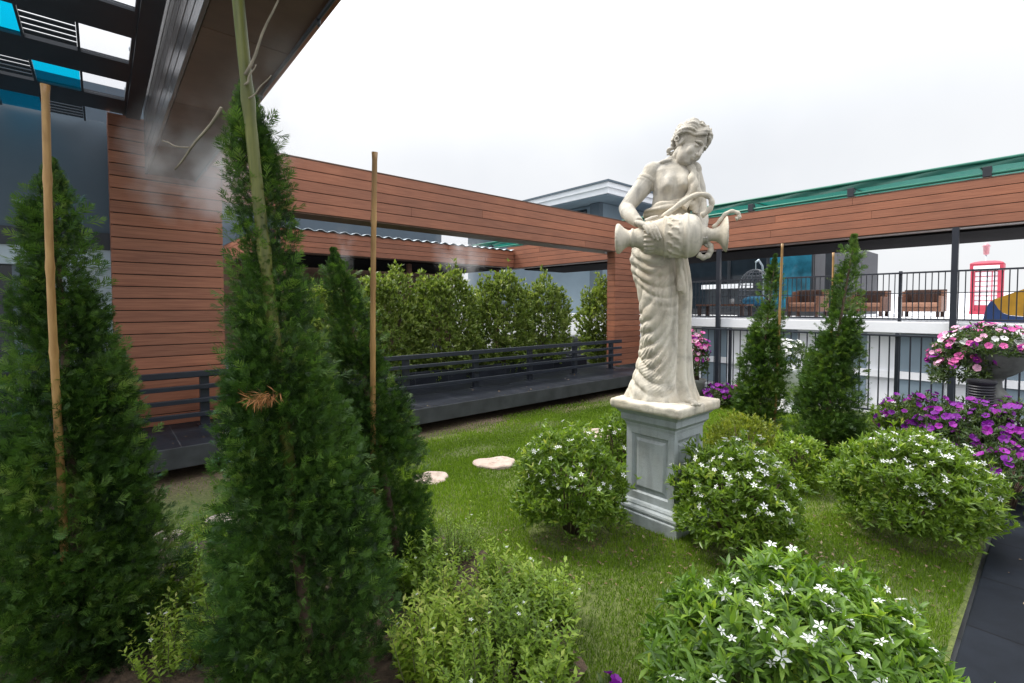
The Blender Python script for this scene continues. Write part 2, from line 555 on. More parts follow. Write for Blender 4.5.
# raised black granite deck with its overhanging lip
deck = thing('granite_deck', 'long raised black granite deck with overhanging lip beyond the lawn', 'deck', (3.5, 4.9, 0))
mb = MB(); mb.box(-2.3, 7.86, 4.9, 10.6, 0.115, 0.30)
mb.build('deck_slab', M['granite'], deck, bevel=0.006)
mb = MB(); mb.box(-2.3, 7.8, 5.35, 5.5, -0.05, 0.114)
mb.build('support_wall', M['core'], deck)


# ------------------------------------------------------------------ timber cladding
def clad(mb, face, a0, a1, c, z0, z1, pitch=0.118, gap=0.009, t=0.02):
    """horizontal boards on a vertical face; face 'x-' etc. is the outward normal, a0..a1 the run, c the face plane (outside)"""
    n = max(1, round((z1 - z0) / pitch)); p = (z1 - z0) / n
    for i in range(n):
        zb, zt = z0 + i * p + gap / 2, z0 + (i + 1) * p - gap / 2
        cuts = [a0]
        a = a0 + random.uniform(1.5, 9)
        while a < a1 - 0.5:
            cuts.append(a); a += 6.0
        cuts.append(a1)
        for u, v in zip(cuts[:-1], cuts[1:]):
            j = random.uniform(-0.0015, 0.0015)
            u2, v2 = u + 0.0012, v - 0.0012
            if face == 'y-': mb.box(u2, v2, c + j, c + t, zb, zt)
            elif face == 'y+': mb.box(u2, v2, c - t, c + j, zb, zt)
            elif face == 'x-': mb.box(c + j, c + t, u2, v2, zb, zt)
            else: mb.box(c - t, c + j, u2, v2, zb, zt)


def post_clad(name, label, x0, x1, y0, y1, z0, z1):
    o = thing(name, label, 'column', ((x0 + x1) / 2, (y0 + y1) / 2, z0))
    mb = MB(); mb.box(x0 + .021, x1 - .021, y0 + .021, y1 - .021, z0, z1 - .004); mb.build('core', M['core'], o)
    mb = MB()
    clad(mb, 'y-', x0, x1, y0, z0, z1); clad(mb, 'y+', x0, x1, y1, z0, z1)
    clad(mb, 'x-', y0 + .022, y1 - .022, x0, z0, z1); clad(mb, 'x+', y0 + .022, y1 - .022, x1, z0, z1)
    mb.build('cladding', M['wood'], o, bevel=0.002)
    return o


post_clad('timber_column', 'wide red timber clad column beneath the overhead beam, rising behind the dark railing', 0.09, 1.01, 5.9, 6.35, 0.30, 3.33)
post_clad('timber_column', 'red timber clad corner column behind the statue where two fascias meet', 7.86, 8.76, 5.9, 6.1, 0.30, 2.615)


def beam_x(name, label, x0, x1, y0, y1, z0, z1, wood='wood'):
    o = thing(name, label, 'beam', ((x0 + x1) / 2, y0, z0))
    mb = MB(); mb.box(x0, x1, y0 + .021, y1 - .021, z0 + .004, z1 - .004); mb.build('core', M['core'], o)
    mb = MB(); clad(mb, 'y-', x0, x1, y0, z0, z1, .124); clad(mb, 'y+', x0, x1, y1, z0, z1, .124)
    mb.build('cladding', M[wood], o, bevel=0.002)
    mb = MB(); mb.box(x0, x1, y0 - .004, y1 + .004, z1, z1 + .012); mb.build('cap', M['wood_dark'], o)
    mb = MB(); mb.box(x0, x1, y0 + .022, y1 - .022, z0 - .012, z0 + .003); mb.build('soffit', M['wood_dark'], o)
    return o


def beam_y(name, label, x0, x1, y0, y1, z0, z1, cap=True):
    o = thing(name, label, 'beam', (x0, (y0 + y1) / 2, z0))
    mb = MB(); mb.box(x0 + .021, x1 - .021, y0, y1, z0 + .004, z1 - .004); mb.build('core', M['core'], o)
    mb = MB(); clad(mb, 'x-', y0, y1, x0, z0, z1, .124); clad(mb, 'x+', y0, y1, x1, z0, z1, .124)
    mb.build('cladding', M['wood'], o, bevel=0.002)
    if cap:
        mb = MB(); mb.box(x0 - .004, x1 + .004, y0, y1, z1, z1 + .012); mb.build('cap', M['wood_dark'], o)
    mb = MB(); mb.box(x0 + .022, x1 - .022, y0, y1, z0 - .012, z0 + .003); mb.build('soffit', M['wood_dark'], o)
    return o


beam_x('timber_beam', 'long red timber clad beam spanning between the two timber columns over the hedge', 1.015, 9.07, 5.9, 6.3, 2.62, 3.25)
beam_y('timber_beam', 'long timber fascia under the green net along the upper terrace', 9.1, 9.4, -6, 10.75, 2.62, 3.24)
beam_x('timber_beam', 'timber fascia with corrugated sheet top beyond the hedge', 2.8, 9.08, 10.4, 10.7, 2.64, 3.1)
beam_y('timber_beam', 'short return of timber fascia beyond the hedge near the tall bamboo stake', 2.49, 2.79, 10.72, 14.5, 2.64, 3.1)
# corrugated sheet lying on the far fascia
mb = MB()
NX = 150; xs = np.linspace(2.75, 9.05, NX)
vs = []
for x in xs:
    h = 3.135 + 0.022 * math.sin((x - 2.75) * 2 * math.pi / 0.26)
    vs += [(x, 10.36, h), (x, 12.0, h + .03), (x, 10.36, h - .012), (x, 12.0, h + .018)]
fs = []
for i in range(NX - 1):
    a, b = 4 * i, 4 * i + 4
    fs += [(a, b, b + 1, a + 1), (a + 2, a + 3, b + 3, b + 2), (a, a + 2, b + 2, b)]
mb.add(vs, fs)
tag(mb.build('corrugated_roof', M['pale_band'], None), 'pale corrugated roof sheet lying on the timber fascia beyond the hedge', 'roof sheet')

# overhead beam running over the viewer
ob = thing('overhead_beam', 'huge dark overhead beam running from the timber column towards the viewer', 'beam', (.58, 2, 2.79))
mb = MB(); mb.box(.381, .779, -.6, 5.89, 2.83, 3.44); mb.build('core', M['core'], ob)
mb = MB(); clad(mb, 'x-', -.6, 5.89, .36, 2.79, 3.45, .11, .012); mb.build('side_cladding', M['wood_painted_sheen'], ob, bevel=0.002)  # this side's sky sheen is partly put into the board colour
mb = MB(); clad(mb, 'x+', -.6, 5.89, .80, 2.79, 3.45, .11, .012); mb.build('side_cladding', M['wood'], ob, bevel=0.002)
mb = MB()
for i in range(6):                                                    # underside panels
    y = -.6 + i * 1.08
    mb.box(.384, .776, y + .003, y + 1.077, 2.80, 2.825)
mb.build('underside_panel', M['wood_dark'], ob)
mb = MB(); mb.box(.35, .81, -.6, 5.89, 3.452, 3.47); mb.build('cap', M['steel'], ob)
# misting pipe below it
mp = thing('mist_pipe', 'thin misting pipe with nozzles fixed below the overhead beam', 'pipe', (.76, 3, 2.77))
mb = MB(); mb.tube([(.765, -.5, 2.785), (.765, 5.85, 2.785)], .009, 8); mb.build('pipe', M['steel'], mp, True)
for i in range(5):
    mb = MB(); mb.tube([(.765, 1.2 + i, 2.785), (.765, 1.2 + i, 2.75)], [.012, .005], 8); mb.build('nozzle', M['steel'], mp, True)

# ------------------------------------------------------------------ panelled canopy beside the overhead beam
pg = thing('panel_canopy', 'dark canopy roof of white, cyan and louvred panels beside the overhead beam', 'canopy', (-.8, 3, 3.35))
mb = MB(); mb.box(.225, .335, -.6, 6.34, 3.31, 3.47); mb.build('gutter', M['steel'], pg)
for y in np.arange(2.0, 6.2, .42):
    mb = MB(); mb.lathe([(.013, 0), (.013, .012)], 6, (.213, y, 3.39), ax=(Vector((0, 1, 0)), Vector((0, 0, 1)), Vector((-1, 0, 0))))
    mb.build('bolt', M['pale_band'], pg)
pit_y, pit_x = .85, .285
rows = [(6.39 - .46 - k * pit_y, 6.39 - k * pit_y) for k in range(5)]     # y ranges of openings
cols = [(.205 - .27 - k * pit_x, .205 - k * pit_x) for k in range(6)]
mb = MB()
ylow = rows[-1][0]
for k, (ya, yb) in enumerate(rows):
    if k < 4: mb.box(-1.55, .21, rows[k + 1][1], ya, 3.345, 3.375)
for k in range(6):
    xa = cols[k][0]
    nxt = cols[k + 1][1] if k < 5 else -1.55
    for (ya, yb) in rows: mb.box(nxt, xa, ya, yb, 3.346, 3.374)
mb.box(.205, .224, ylow, 6.39, 3.343, 3.376)
mb.box(-1.55, .204, ylow - .5, ylow - .001, 3.345, 3.375)
mb.build('roof_frame', M['steel'], pg)
for k, (ya, yb) in enumerate(rows):
    for c, (xa, xb) in enumerate(cols):
        s = (k + c) % 2
        if c == 0:
            mb = MB(); mb.box(xa + .002, xb - .002, ya + .002, yb - .002, 3.36, 3.364); mb.build('clear_panel', M['clear'], pg)
        elif s == 1 and c == 1 and k in (1, 3) or (c == 2 and k % 2 == 0) or (c > 2 and s and k):
            mb = MB(); mb.box(xa + .002, xb - .002, ya + .002, yb - .002, 3.36, 3.364); mb.build('cyan_panel', M['cyan'], pg)
        elif c == 1 and s == 0:
            mb = MB(); mb.box(xa + .002, xb - .002, ya + .002, yb - .002, 3.36, 3.364); mb.build('cyan_panel', M['cyan'], pg)
        else:
            mb = MB()
            for q in range(5):
                mb.box(xa + .002, xb - .002, ya + .002 + q * .0845, ya + .063 + q * .0845, 3.35, 3.355)
            mb.build('louvre_panel', M['steel'], pg)

# ------------------------------------------------------------------ slate blue building beside the canopy
lb = thing('slate_building', 'slate blue building wall with pale band and dark doorway under the canopy', 'building', (-1.5, 6.5, 0))
mb = MB(); mb.box(-4.5, .6, 6.42, 6.7, 2.25, 3.75)
mb.build('upper_wall', M['slate_wall'], lb)
mb = MB(); mb.box(-4.5, .6, 6.38, 6.7, 2.08, 2.249); mb.build('dark_band', M['steel'], lb)
mb = MB(); mb.box(-4.5, .6, 6.40, 6.7, 1.90, 2.079); mb.build('pale_band', M['pale_band'], lb)
mb = MB(); mb.box(-.36, .6, 6.43, 6.7, .3, 1.899); mb.build('lower_wall', M['pale_band'], lb)
mb = MB(); mb.box(-4.5, -.40, 6.52, 6.56, .3, 1.899); mb.build('door_glass', M['glass_dark'], lb)
for x in (-.44, -.62, -1.6):
    mb = MB(); mb.box(x, x + .05, 6.46, 6.515, .3, 1.899); mb.build('door_frame', M['blue_grey'], lb)

# ------------------------------------------------------------------ blue grey building beyond the far fascia
bb = thing('blue_grey_building', 'plain blue grey building block beyond the far timber fascia', 'building', (5.5, 14.6, 0))
mb = MB(); mb.box(-3, 9.3, 14.6, 21, 0, 4.35); mb.build('wall', M['slate_wall'], bb)
mb = MB(); mb.box(-3, 9.38, 14.52, 21, 4.351, 4.47); mb.build('parapet', M['blue_grey'], bb)
mb = MB(); mb.box(3.2, 8.4, 14.55, 14.598, 2.9, 3.5); mb.build('window', M['glass_dark'], bb)
mb = MB(); mb.box(3.2, 8.4, 14.53, 14.549, 1.4, 2.5); mb.build('shopfront', M['white'], bb)

# grey house with flat white edged roof
gh = thing('grey_house', 'grey house with white edged overhanging roof rising above the timber beam', 'house', (15, 12, 0))
mb = MB(); mb.box(12.9, 20, 10.2, 18, 1.0, 5.0); mb.build('wall', M['slate_light'], gh)
mb = MB(); mb.box(12.1, 21, 9.4, 19, 5.02, 5.06); mb.build('soffit', M['slate_light'], gh)
mb = MB(); mb.box(12.05, 21.05, 9.35, 19.05, 5.061, 5.24); mb.box(12.0, 21.1, 9.3, 19.1, 5.241, 5.40); rf = mb.build('roof', M['white'], gh)
mb = MB(); mb.box(11.96, 21.14, 9.26, 19.14, 5.401, 5.46); mb.build('roof_edge', M['slate_wall'], rf)
mb = MB(); mb.box(12.86, 12.898, 10.9, 12.4, 3.6, 4.9); mb.build('window', M['glass_dark'], gh)
mb = MB(); mb.box(12.7, 12.898, 10.2, 10.6, 1.0, 5.0); mb.build('pier', M['slate_wall'], gh)

# ------------------------------------------------------------------ metal railing on the deck
rl = thing('deck_railing', 'low dark steel railing with three rails along the granite deck', 'railing', (3.6, 5.62, .3))
mb = MB()
for z, h in ((.85, .045), (.715, .034), (.58, .034), (.44, .034)):
    mb = MB(); mb.box(-1.6, 7.7, 5.60, 5.645, z - h, z + h * .3); mb.build('rail', M['black_paint'], rl, bevel=0.004)
for x in (-1.4, -.3, .78, 1.95, 3.05, 4.2, 5.3, 6.4, 7.45):
    mb = MB(); mb.box(x - .04, x + .04, 5.646, 5.71, .30, .855); p = mb.build('post', M['black_paint'], rl, bevel=0.004)
    mb = MB(); mb.box(x - .06, x + .06, 5.62, 5.74, .30, .312); mb.build('foot_plate', M['black_paint'], p)

# planter trough behind the railing
mb = MB(); mb.box(-.2, 7.6, 6.4, 6.5, .30, .5); mb.box(-.2, 7.6, 6.98, 7.08, .30, .5); mb.box(-.2, -.1, 6.5, 6.98, .3, .5); mb.box(7.5, 7.6, 6.5, 6.98, .3, .5); mb.box(-.1, 7.5, 6.5, 6.98, .3, .46)
tag(mb.build('planter_trough', M['granite'], None, bevel=0.008), 'long dark planter trough holding the clipped hedge shrubs', 'planter')
# sheltered walk beyond the hedge
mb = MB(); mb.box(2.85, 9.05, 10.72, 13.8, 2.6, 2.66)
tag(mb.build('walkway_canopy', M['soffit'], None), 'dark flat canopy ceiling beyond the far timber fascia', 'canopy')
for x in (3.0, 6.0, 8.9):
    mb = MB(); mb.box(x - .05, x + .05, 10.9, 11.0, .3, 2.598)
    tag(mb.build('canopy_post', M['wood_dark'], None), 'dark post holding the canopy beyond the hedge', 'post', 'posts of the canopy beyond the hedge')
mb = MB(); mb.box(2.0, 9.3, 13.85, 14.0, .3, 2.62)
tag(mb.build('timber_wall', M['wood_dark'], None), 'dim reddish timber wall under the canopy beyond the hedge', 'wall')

# ------------------------------------------------------------------ upper terrace
ter = thing('upper_terrace', 'raised terrace with white slab edge and blue grey wall panels', 'terrace', (12, 2, 0))
mb = MB(); mb.box(9.05, 23.6, -8, 5.85, 1.11, 1.275); mb.box(9.42, 23.6, 5.851, 12, 1.11, 1.275)
mb.build('slab', M['white'], ter, bevel=0.006)
mb = MB(); mb.box(9.25, 9.5, -8, 5.88, -.05, 1.109); mb.build('base_wall', M['white'], ter)
y = 5.8; k = 0
while y > -4:
    w = (.62, .5, .7)[k % 3]
    mb = MB(); mb.box(9.215, 9.248, y - w, y, .52, 1.09); mb.box(9.215, 9.248, y - w, y, .02, .40)
    if k == 0:
        mb2 = MB(); clad(mb2, 'x-', y - .35, y, 9.16, .0, 1.08); mb2.build('timber_panel', M['wood'], ter)
    mb.build('wall_panel', M['slate_light'], ter)
    y -= w + (.42, .55, .38)[k % 3]; k += 1
mb = MB(); mb.box(9.19, 9.246, -8, 5.4, .405, .515); mb.build('band', M['white'], ter)
# canopy soffit over it
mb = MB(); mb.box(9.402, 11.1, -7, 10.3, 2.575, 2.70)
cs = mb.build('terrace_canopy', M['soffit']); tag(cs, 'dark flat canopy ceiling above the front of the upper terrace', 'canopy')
# boundary parapet at the far side of the terrace
mb = MB(); mb.box(23.2, 23.4, -12, 9, 1.0, 1.95); mb.box(23.16, 23.44, -12, 9, 1.951, 2.0)
tag(mb.build('parapet_wall', M['white']), 'white parapet wall closing the upper terrace behind the phone box', 'wall')

# green net canopy
gn = thing('green_net_canopy', 'green shade net stretched on steel tubes above the terrace fascia', 'shade net', (10, 2, 3.3))
for x, z, r in ((9.14, 3.30, .022), (9.2, 3.49, .025), (11.1, 3.62, .025)):
    mb = MB(); mb.tube([(x, -6, z), (x, 12.6, z)], r, 10); mb.build('tube', M['green_steel'], gn, True)
ny = 120
ys = np.linspace(-6, 12.6, ny); xs_ = np.linspace(9.2, 11.1, 8)
YY, XX = np.meshgrid(ys, xs_, indexing='ij')
ZZ = 3.505 + (XX - 9.2) / 1.9 * .13 - .05 * np.abs(np.sin(YY * math.pi / 1.55)) * np.sin((XX - 9.2) / 1.9 * math.pi) + .008 * np.sin(YY * 9 + XX * 5)
idx = np.arange(ny * 8).reshape(ny, 8)
F = np.stack([idx[:-1, :-1], idx[1:, :-1], idx[1:, 1:], idx[:-1, 1:]], -1).reshape(-1, 4)
np_mesh('net', np.stack([XX, YY, ZZ], -1).reshape(-1, 3), F, None, M['green_net'], gn, True)
zs_ = np.linspace(0, 1, 5)
YY, TT = np.meshgrid(ys, zs_, indexing='ij')
ZZ = 3.39 + (3.48 - 3.39) * TT + .012 * np.sin(YY * 2.03) * (1 - TT)
XX = 9.165 + .03 * TT + .015 * np.sin(YY * 7.1 + TT * 3)
idx = np.arange(ny * 5).reshape(ny, 5)
F = np.stack([idx[:-1, :-1], idx[1:, :-1], idx[1:, 1:], idx[:-1, 1:]], -1).reshape(-1, 4)
np_mesh('net_skirt', np.stack([XX, YY, ZZ], -1).reshape(-1, 3), F, None, M['green_net'], gn, True)
for y in np.arange(-5.5, 12.6, 1.55):
    mb = MB(); mb.box(9.11, 9.22, y - .045, y + .045, 3.262, 3.40); mb.build('bracket', M['steel'], gn, bevel=0.004)
    mb = MB(); mb.tube([(9.2, y + .1, 3.48), (11.1, y + .1, 3.61)], .018, 8); mb.build('cross_tube', M['green_steel'], gn, True)

# steel posts under the terrace fascia
proto = None
for (y, lab) in ((4.32, 'slim dark steel post standing beside the statue vase'), (.98, 'slim dark steel post rising out of the pink petunias'), (-3.6, 'slim dark steel post past the petunia urn')):
    t = thing('steel_post', lab, 'post', (9.0, y, 0), 'slim posts under the terrace fascia')
    mb = MB(); mb.box(8.965, 9.035, y - .035, y + .035, 0.0, 2.6); mb.build('shaft', M['black_paint'], t)
    mb = MB(); mb.box(8.92, 9.08, y - .08, y + .08, -.05, .012); mb.build('base_plate', M['black_paint'], t)

# upper railing with thin balusters
def fence(name, label, cat, x, y0, y1, z0, z1, pitch, r, posts):
    t = thing(name, label, cat, (x, (y0 + y1) / 2, z0))
    mb = MB(); mb.box(x - .02, x + .02, y0, y1, z1 - .025, z1); mb.build('top_rail', M['black_paint'], t, bevel=.003)
    mb = MB(); mb.box(x - .016, x + .016, y0, y1, z0 + .03, z0 + .055); mb.build('bottom_rail', M['black_paint'], t, bevel=.003)
    if z1 - z0 < .85 and pitch < .08:
        mb = MB(); mb.box(x - .012, x + .012, y0, y1, z0 + .42, z0 + .432); mb.build('middle_rail', M['black_paint'], t)
    first = None
    y = y1 - pitch / 2; n = 0
    while y > y0 and n < 98:
        if first is None:
            mb = MB(); mb.tube([(x, y, z0 + .056), (x, y, z1 - .026)], r, 6, False); first = mb.build('baluster', M['black_paint'], t, True)
            yb = y
        else:
            c = first.copy(); COL.objects.link(c); c.location = (0, y - yb, 0)
        y -= pitch; n += 1
    for yy in posts:
        mb = MB(); mb.box(x + .022, x + .062, yy - .02, yy + .02, z0 - .02, z1 + .02); mb.build('post', M['black_paint'], t)
    return t


fence('terrace_railing', 'thin black baluster railing along the edge of the upper terrace', 'railing', 9.14, -1.3, 5.6, 1.275, 2.02, .071, .0065, (5.4, 3.5, 1.6, -.4))
fence('garden_fence', 'black baluster fence on the lawn in front of the blue grey panels', 'fence', 7.9, -3.6, 5.2, .06, 1.135, .108, .009, (5.1, 3.6, 1.4, -.8))

# ------------------------------------------------------------------ dark pavilion behind the terrace
pv = thing('dark_pavilion', 'dark glazed pavilion at the end of the upper terrace with teal glass', 'building', (14, 8, 1.27))
mb = MB(); mb.box(13.02, 19, 3.9, 9.1, 1.27, 3.2); mb.build('wall', simple('charcoal_wall', (.035, .038, .045), .6), pv)
for ya, yb, mt in ((3.95, 4.9, 'teal_glass'), (4.98, 5.9, 'glass_dark'), (5.98, 7.2, 'glass_dark'), (7.3, 8.9, 'glass_dark')):
    mb = MB(); mb.box(12.97, 13.0, ya, yb, 1.45, 2.95); w = mb.build('window', M[mt], pv)
    mb = MB(); mb.box(12.955, 13.01, ya - .04, ya, 1.4, 2.95); mb.box(12.955, 13.01, yb, yb + .03, 1.4, 2.95); mb.box(12.955, 13.01, ya - .04, yb + .03, 2.951, 3.0); mb.build('window_frame', M['steel'], w)
mb = MB(); mb.box(12.93, 12.96, 5.3, 6.7, 2.0, 2.12); mb.build('white_sign_board', M['white'], pv)
mb = MB(); mb.box(12.8, 13.0, 3.45, 3.62, 1.28, 2.95); mb.build('pillar', M['steel'], pv)

# ------------------------------------------------------------------ things on the terrace
def armchair(y, x, label, w=1.0):
    t = thing('rattan_armchair', label, 'armchair', (x, y, 1.276), 'rattan armchairs on the terrace')
    z = 1.276
    mb = MB(); mb.box(x + .35, x + .42, y - w / 2, y + w / 2, z + .12, z + .62)
    for k in range(9): mb.box(x + .335, x + .349, y - w / 2 + .04 + k * (w - .1) / 8, y - w / 2 + .06 + k * (w - .1) / 8, z + .25, z + .6)
    mb.build('backrest', M['rattan_dark'], t, bevel=.008)
    for s in (-1, 1):
        ya = y + s * w / 2
        mb = MB(); mb.box(x - .35, x + .349, min(ya, ya - s * .06), max(ya, ya - s * .06), z + .12, z + .46)
        mb.box(x + .05, x + .349, min(ya, ya - s * .055), max(ya, ya - s * .055), z + .461, z + .58)
        mb.build('side_panel', M['rattan'], t, bevel=.008)
    mb = MB(); mb.box(x - .345, x + .345, y - w / 2 + .062, y + w / 2 - .062, z + .12, z + .22); mb.build('seat_frame', M['rattan'], t, bevel=.006)
    mb = MB(); mb.box(x - .36, x + .33, y - w / 2 + .065, y + w / 2 - .065, z + .222, z + .32); mb.build('seat_cushion', M['cushion'], t, bevel=.02)
    for sx in (-.3, .3):
        for sy in (-.42, .42):
            mb = MB(); mb.box(x + sx - .03, x + sx + .03, y + sy * w - .03, y + sy * w + .03, z, z + .119); mb.build('leg', M['rattan_dark'], t)
    return t


armchair(3.79, 12.2, 'brown rattan armchair between the two conical cypresses', .66)
armchair(3.04, 14.0, 'brown rattan armchair partly behind the leaning cypress', .72)
armchair(2.05, 14.0, 'brown rattan armchair next to the slim post rising from the petunias', .74)

tb = thing('low_table', 'long low brown table behind the terrace railing beside the vase', 'table', (10.6, 4.95, 1.276))
mb = MB(); mb.box(10.35, 10.85, 4.4, 5.5, 1.52, 1.56); mb.build('tabletop', M['rattan'], tb, bevel=.005)
for sx in (10.4, 10.8):
    for sy in (4.47, 5.43):
        mb = MB(); mb.box(sx - .03, sx + .03, sy - .03, sy + .03, 1.276, 1.519); mb.build('leg', M['rattan_dark'], tb)
mb = MB(); mb.lathe([(.03, 0), (.045, .005), (.05, .10), (.042, .12)], 16, (10.55, 4.75, 1.561))
tag(mb.build('white_cup', M['white_gloss'], None, True), 'small white cup standing on the low brown table', 'cup')

# hanging egg chair
ex, ey, ez = 11.6, 4.69, 1.276
eg = thing('egg_chair', 'hanging wicker egg chair with blue cushion behind the terrace railing', 'egg chair', (ex, ey, ez))
mb = MB(); mb.lathe([(.42, 0), (.42, .025), (.05, .03)], 24, (ex + .1, ey, ez)); mb.build('base', M['steel'], eg)
mb = MB(); mb.tube([(ex + .42, ey, ez + .02), (ex + .46, ey, ez + .7), (ex + .38, ey, ez + 1.2), (ex + .15, ey, ez + 1.33), (ex, ey, ez + 1.27)], .022, 8); mb.build('stand', M['pale_band'], eg, True)
mb = MB(); mb.tube([(ex, ey, ez + 1.28), (ex, ey, ez + 1.1)], .008, 6); mb.build('chain', M['pale_band'], eg)
mb = MB()
for k in range(18):
    a = 2 * math.pi * k / 18
    if abs(a - math.pi) < .75: continue
    mb.tube([(ex + math.cos(a) * .36 * math.sin(p), ey + math.sin(a) * .36 * math.sin(p), ez + .6 + .5 * math.cos(p)) for p in np.linspace(.05, 3.0, 14)], .012, 5)
for p in np.linspace(.25, 2.8, 11):
    mb.tube([(ex + math.cos(a) * .36 * math.sin(p), ey + math.sin(a) * .36 * math.sin(p), ez + .6 + .5 * math.cos(p)) for a in np.linspace(-math.pi + .8, math.pi - .8, 22)], .01, 5)
mb.build('wicker_shell', simple('grey_wicker', (.12, .13, .15), .6), eg)
mb = MB(); mb.ell((ex - .02, ey, ez + .36), (Vector((1, 0, 0)), Vector((0, 1, 0)), Vector((0, 0, 1))), (.27, .27, .12)); mb.build('cushion', M['blue_cushion'], eg, True)

# red phone box
px_, py_, pz_ = 0.0, 0.0, 0.0
pb = thing('phone_box', 'red phone box with white paned sides on the upper terrace', 'phone box', (0, 0, 0))
W_, H_ = .21, .98
mb = MB()
for sx in (-1, 1):
    for sy in (-1, 1):
        mb.box(px_ + sx * W_ - .035, px_ + sx * W_ + .035, py_ + sy * W_ - .035, py_ + sy * W_ + .035, pz_ + .08, pz_ + H_ - .001)
mb.build('corner_post', M['red_paint'], pb, bevel=.005)
mb = MB(); mb.box(px_ - .25, px_ + .25, py_ - .25, py_ + .25, pz_, pz_ + .08); mb.build('plinth', M['red_paint'], pb, bevel=.006)
mb = MB(); mb.box(px_ - .26, px_ + .26, py_ - .26, py_ + .26, pz_ + H_, pz_ + H_ + .14)
rf = mb.build('roof', M['red_paint'], pb, bevel=.008)
mb = MB()
rings = [(.265, .141), (.25, .165), (.20, .19), (.12, .21), (.01, .22)]
vs, fs = [], []
for r, h in rings: vs += [(px_ + a * r, py_ + b_ * r, pz_ + H_ + h) for a, b_ in ((-1, -1), (1, -1), (1, 1), (-1, 1))]
for i in range(4): fs += [(4 * i + k, 4 * i + (k + 1) % 4, 4 * i + 4 + (k + 1) % 4, 4 * i + 4 + k) for k in range(4)]
fs += [(3, 2, 1, 0), (16, 17, 18, 19)]
mb.add(vs, fs); mb.build('dome', M['red_paint'], rf)
mb = MB(); mb.box(px_ - .268, px_ - .261, py_ - .2, py_ + .2, pz_ + H_ + .03, pz_ + H_ + .10); mb.build('sign_panel', M['white'], rf)
for k, (dx, dy) in enumerate(((-1, 0), (1, 0), (0, -1), (0, 1))):
    mb = MB()
    if dx: mb.box(px_ + dx * W_ - .004, px_ + dx * W_ + .004, py_ - W_ + .036, py_ + W_ - .036, pz_ + .2, pz_ + H_ - .03)
    else: mb.box(px_ - W_ + .036, px_ + W_ - .036, py_ + dy * W_ - .004, py_ + dy * W_ + .004, pz_ + .2, pz_ + H_ - .03)
    pn = mb.build('pane', M['white'], pb)
    mb = MB()
    for q in range(8):
        zz = pz_ + .2 + q * (H_ - .23) / 7
        if dx: mb.box(px_ + dx * W_ - .012, px_ + dx * W_ + .012, py_ - W_ + .036, py_ + W_ - .036, zz - .007, zz + .007)
        else: mb.box(px_ - W_ + .036, px_ + W_ - .036, py_ + dy * W_ - .012, py_ + dy * W_ + .012, zz - .007, zz + .007)
    for q in (-.09, .09):
        if dx: mb.box(px_ + dx * W_ - .011, px_ + dx * W_ + .011, py_ + q - .008, py_ + q + .008, pz_ + .2, pz_ + H_ - .03)
        else: mb.box(px_ + q - .008, px_ + q + .008, py_ + dy * W_ - .011, py_ + dy * W_ + .011, pz_ + .2, pz_ + H_ - .03)
    mb.build('glazing_bar', M['red_paint'], pn)
    mb = MB()
    if dx: mb.box(px_ + dx * W_ - .014, px_ + dx * W_ + .014, py_ - W_ + .036, py_ + W_ - .036, pz_ + .081, pz_ + .2)
    else: mb.box(px_ - W_ + .036, px_ + W_ - .036, py_ + dy * W_ - .014, py_ + dy * W_ + .014, pz_ + .081, pz_ + .2)
    mb.build('kick_panel', M['red_paint'], pb)

pb.location = (20.0, 1.455, 1.276); pb.scale = (1.36, 1.36, 1.33)

# pink lantern hanging behind the phone box
ln = thing('pink_lantern', 'pink lantern on a thin pole above the phone box', 'lantern', (20.6, 1.54, 1.276))
mb = MB(); mb.tube([(20.6, 1.54, 1.276), (20.6, 1.54, 3.1)], .018, 8); mb.build('pole', M['pale_band'], ln, True)
mb = MB(); mb.lathe([(.04, 0), (.065, .02), (.075, .24), (.10, .26), (.02, .36)], 8, (20.6, 1.54, 3.1)); mb.build('lamp_shade', M['pink'], ln, True)

# blue and yellow play slide
sl = thing('play_slide', 'blue and yellow plastic play slide beside the phone box', 'slide', (10.2, 0, 1.276))
def prism_y(pts, x0, x1):
    n = len(pts)
    vs = [(x0, p[0], p[1]) for p in pts] + [(x1, p[0], p[1]) for p in pts]
    return vs, [tuple(range(n)), tuple(reversed(range(n, 2 * n)))] + [((i + 1) % n, i, n + i, n + (i + 1) % n) for i in range(n)]
mb = MB()
curve = [(.667, 1.59), (.635, 1.545), (.60, 1.47), (.55, 1.41), (.48, 1.375), (.35, 1.36), (-.9, 1.36)]
mb.add(*prism_y([(.76, 1.276), (.745, 1.38), (.725, 1.48), (.70, 1.55), (.68, 1.582)] + curve + [(-.9, 1.276)], 9.95, 10.0)); mb.build('side_panel', M['blue_plastic'], sl)
mb = MB()
mb.add(*prism_y([(.655, 1.607), (.35, 1.755), (-.2, 1.93), (-.9, 1.95)] + [(y, z + .003) for y, z in reversed(curve)], 9.955, 9.995)); mb.build('side_wing', M['yellow_plastic'], sl)
mb = MB(); mb.add(*prism_y([(.55, 1.30), (-.9, 1.72), (-.9, 1.66), (.55, 1.277)], 10.001, 10.45)); mb.build('chute', M['yellow_plastic'], sl)

# ------------------------------------------------------------------ pedestal and statue
PX, PY = 3.01, 1.82
pd = thing('pedestal', 'grey panelled stone pedestal carrying the statue on the lawn', 'pedestal', (PX, PY, 0))


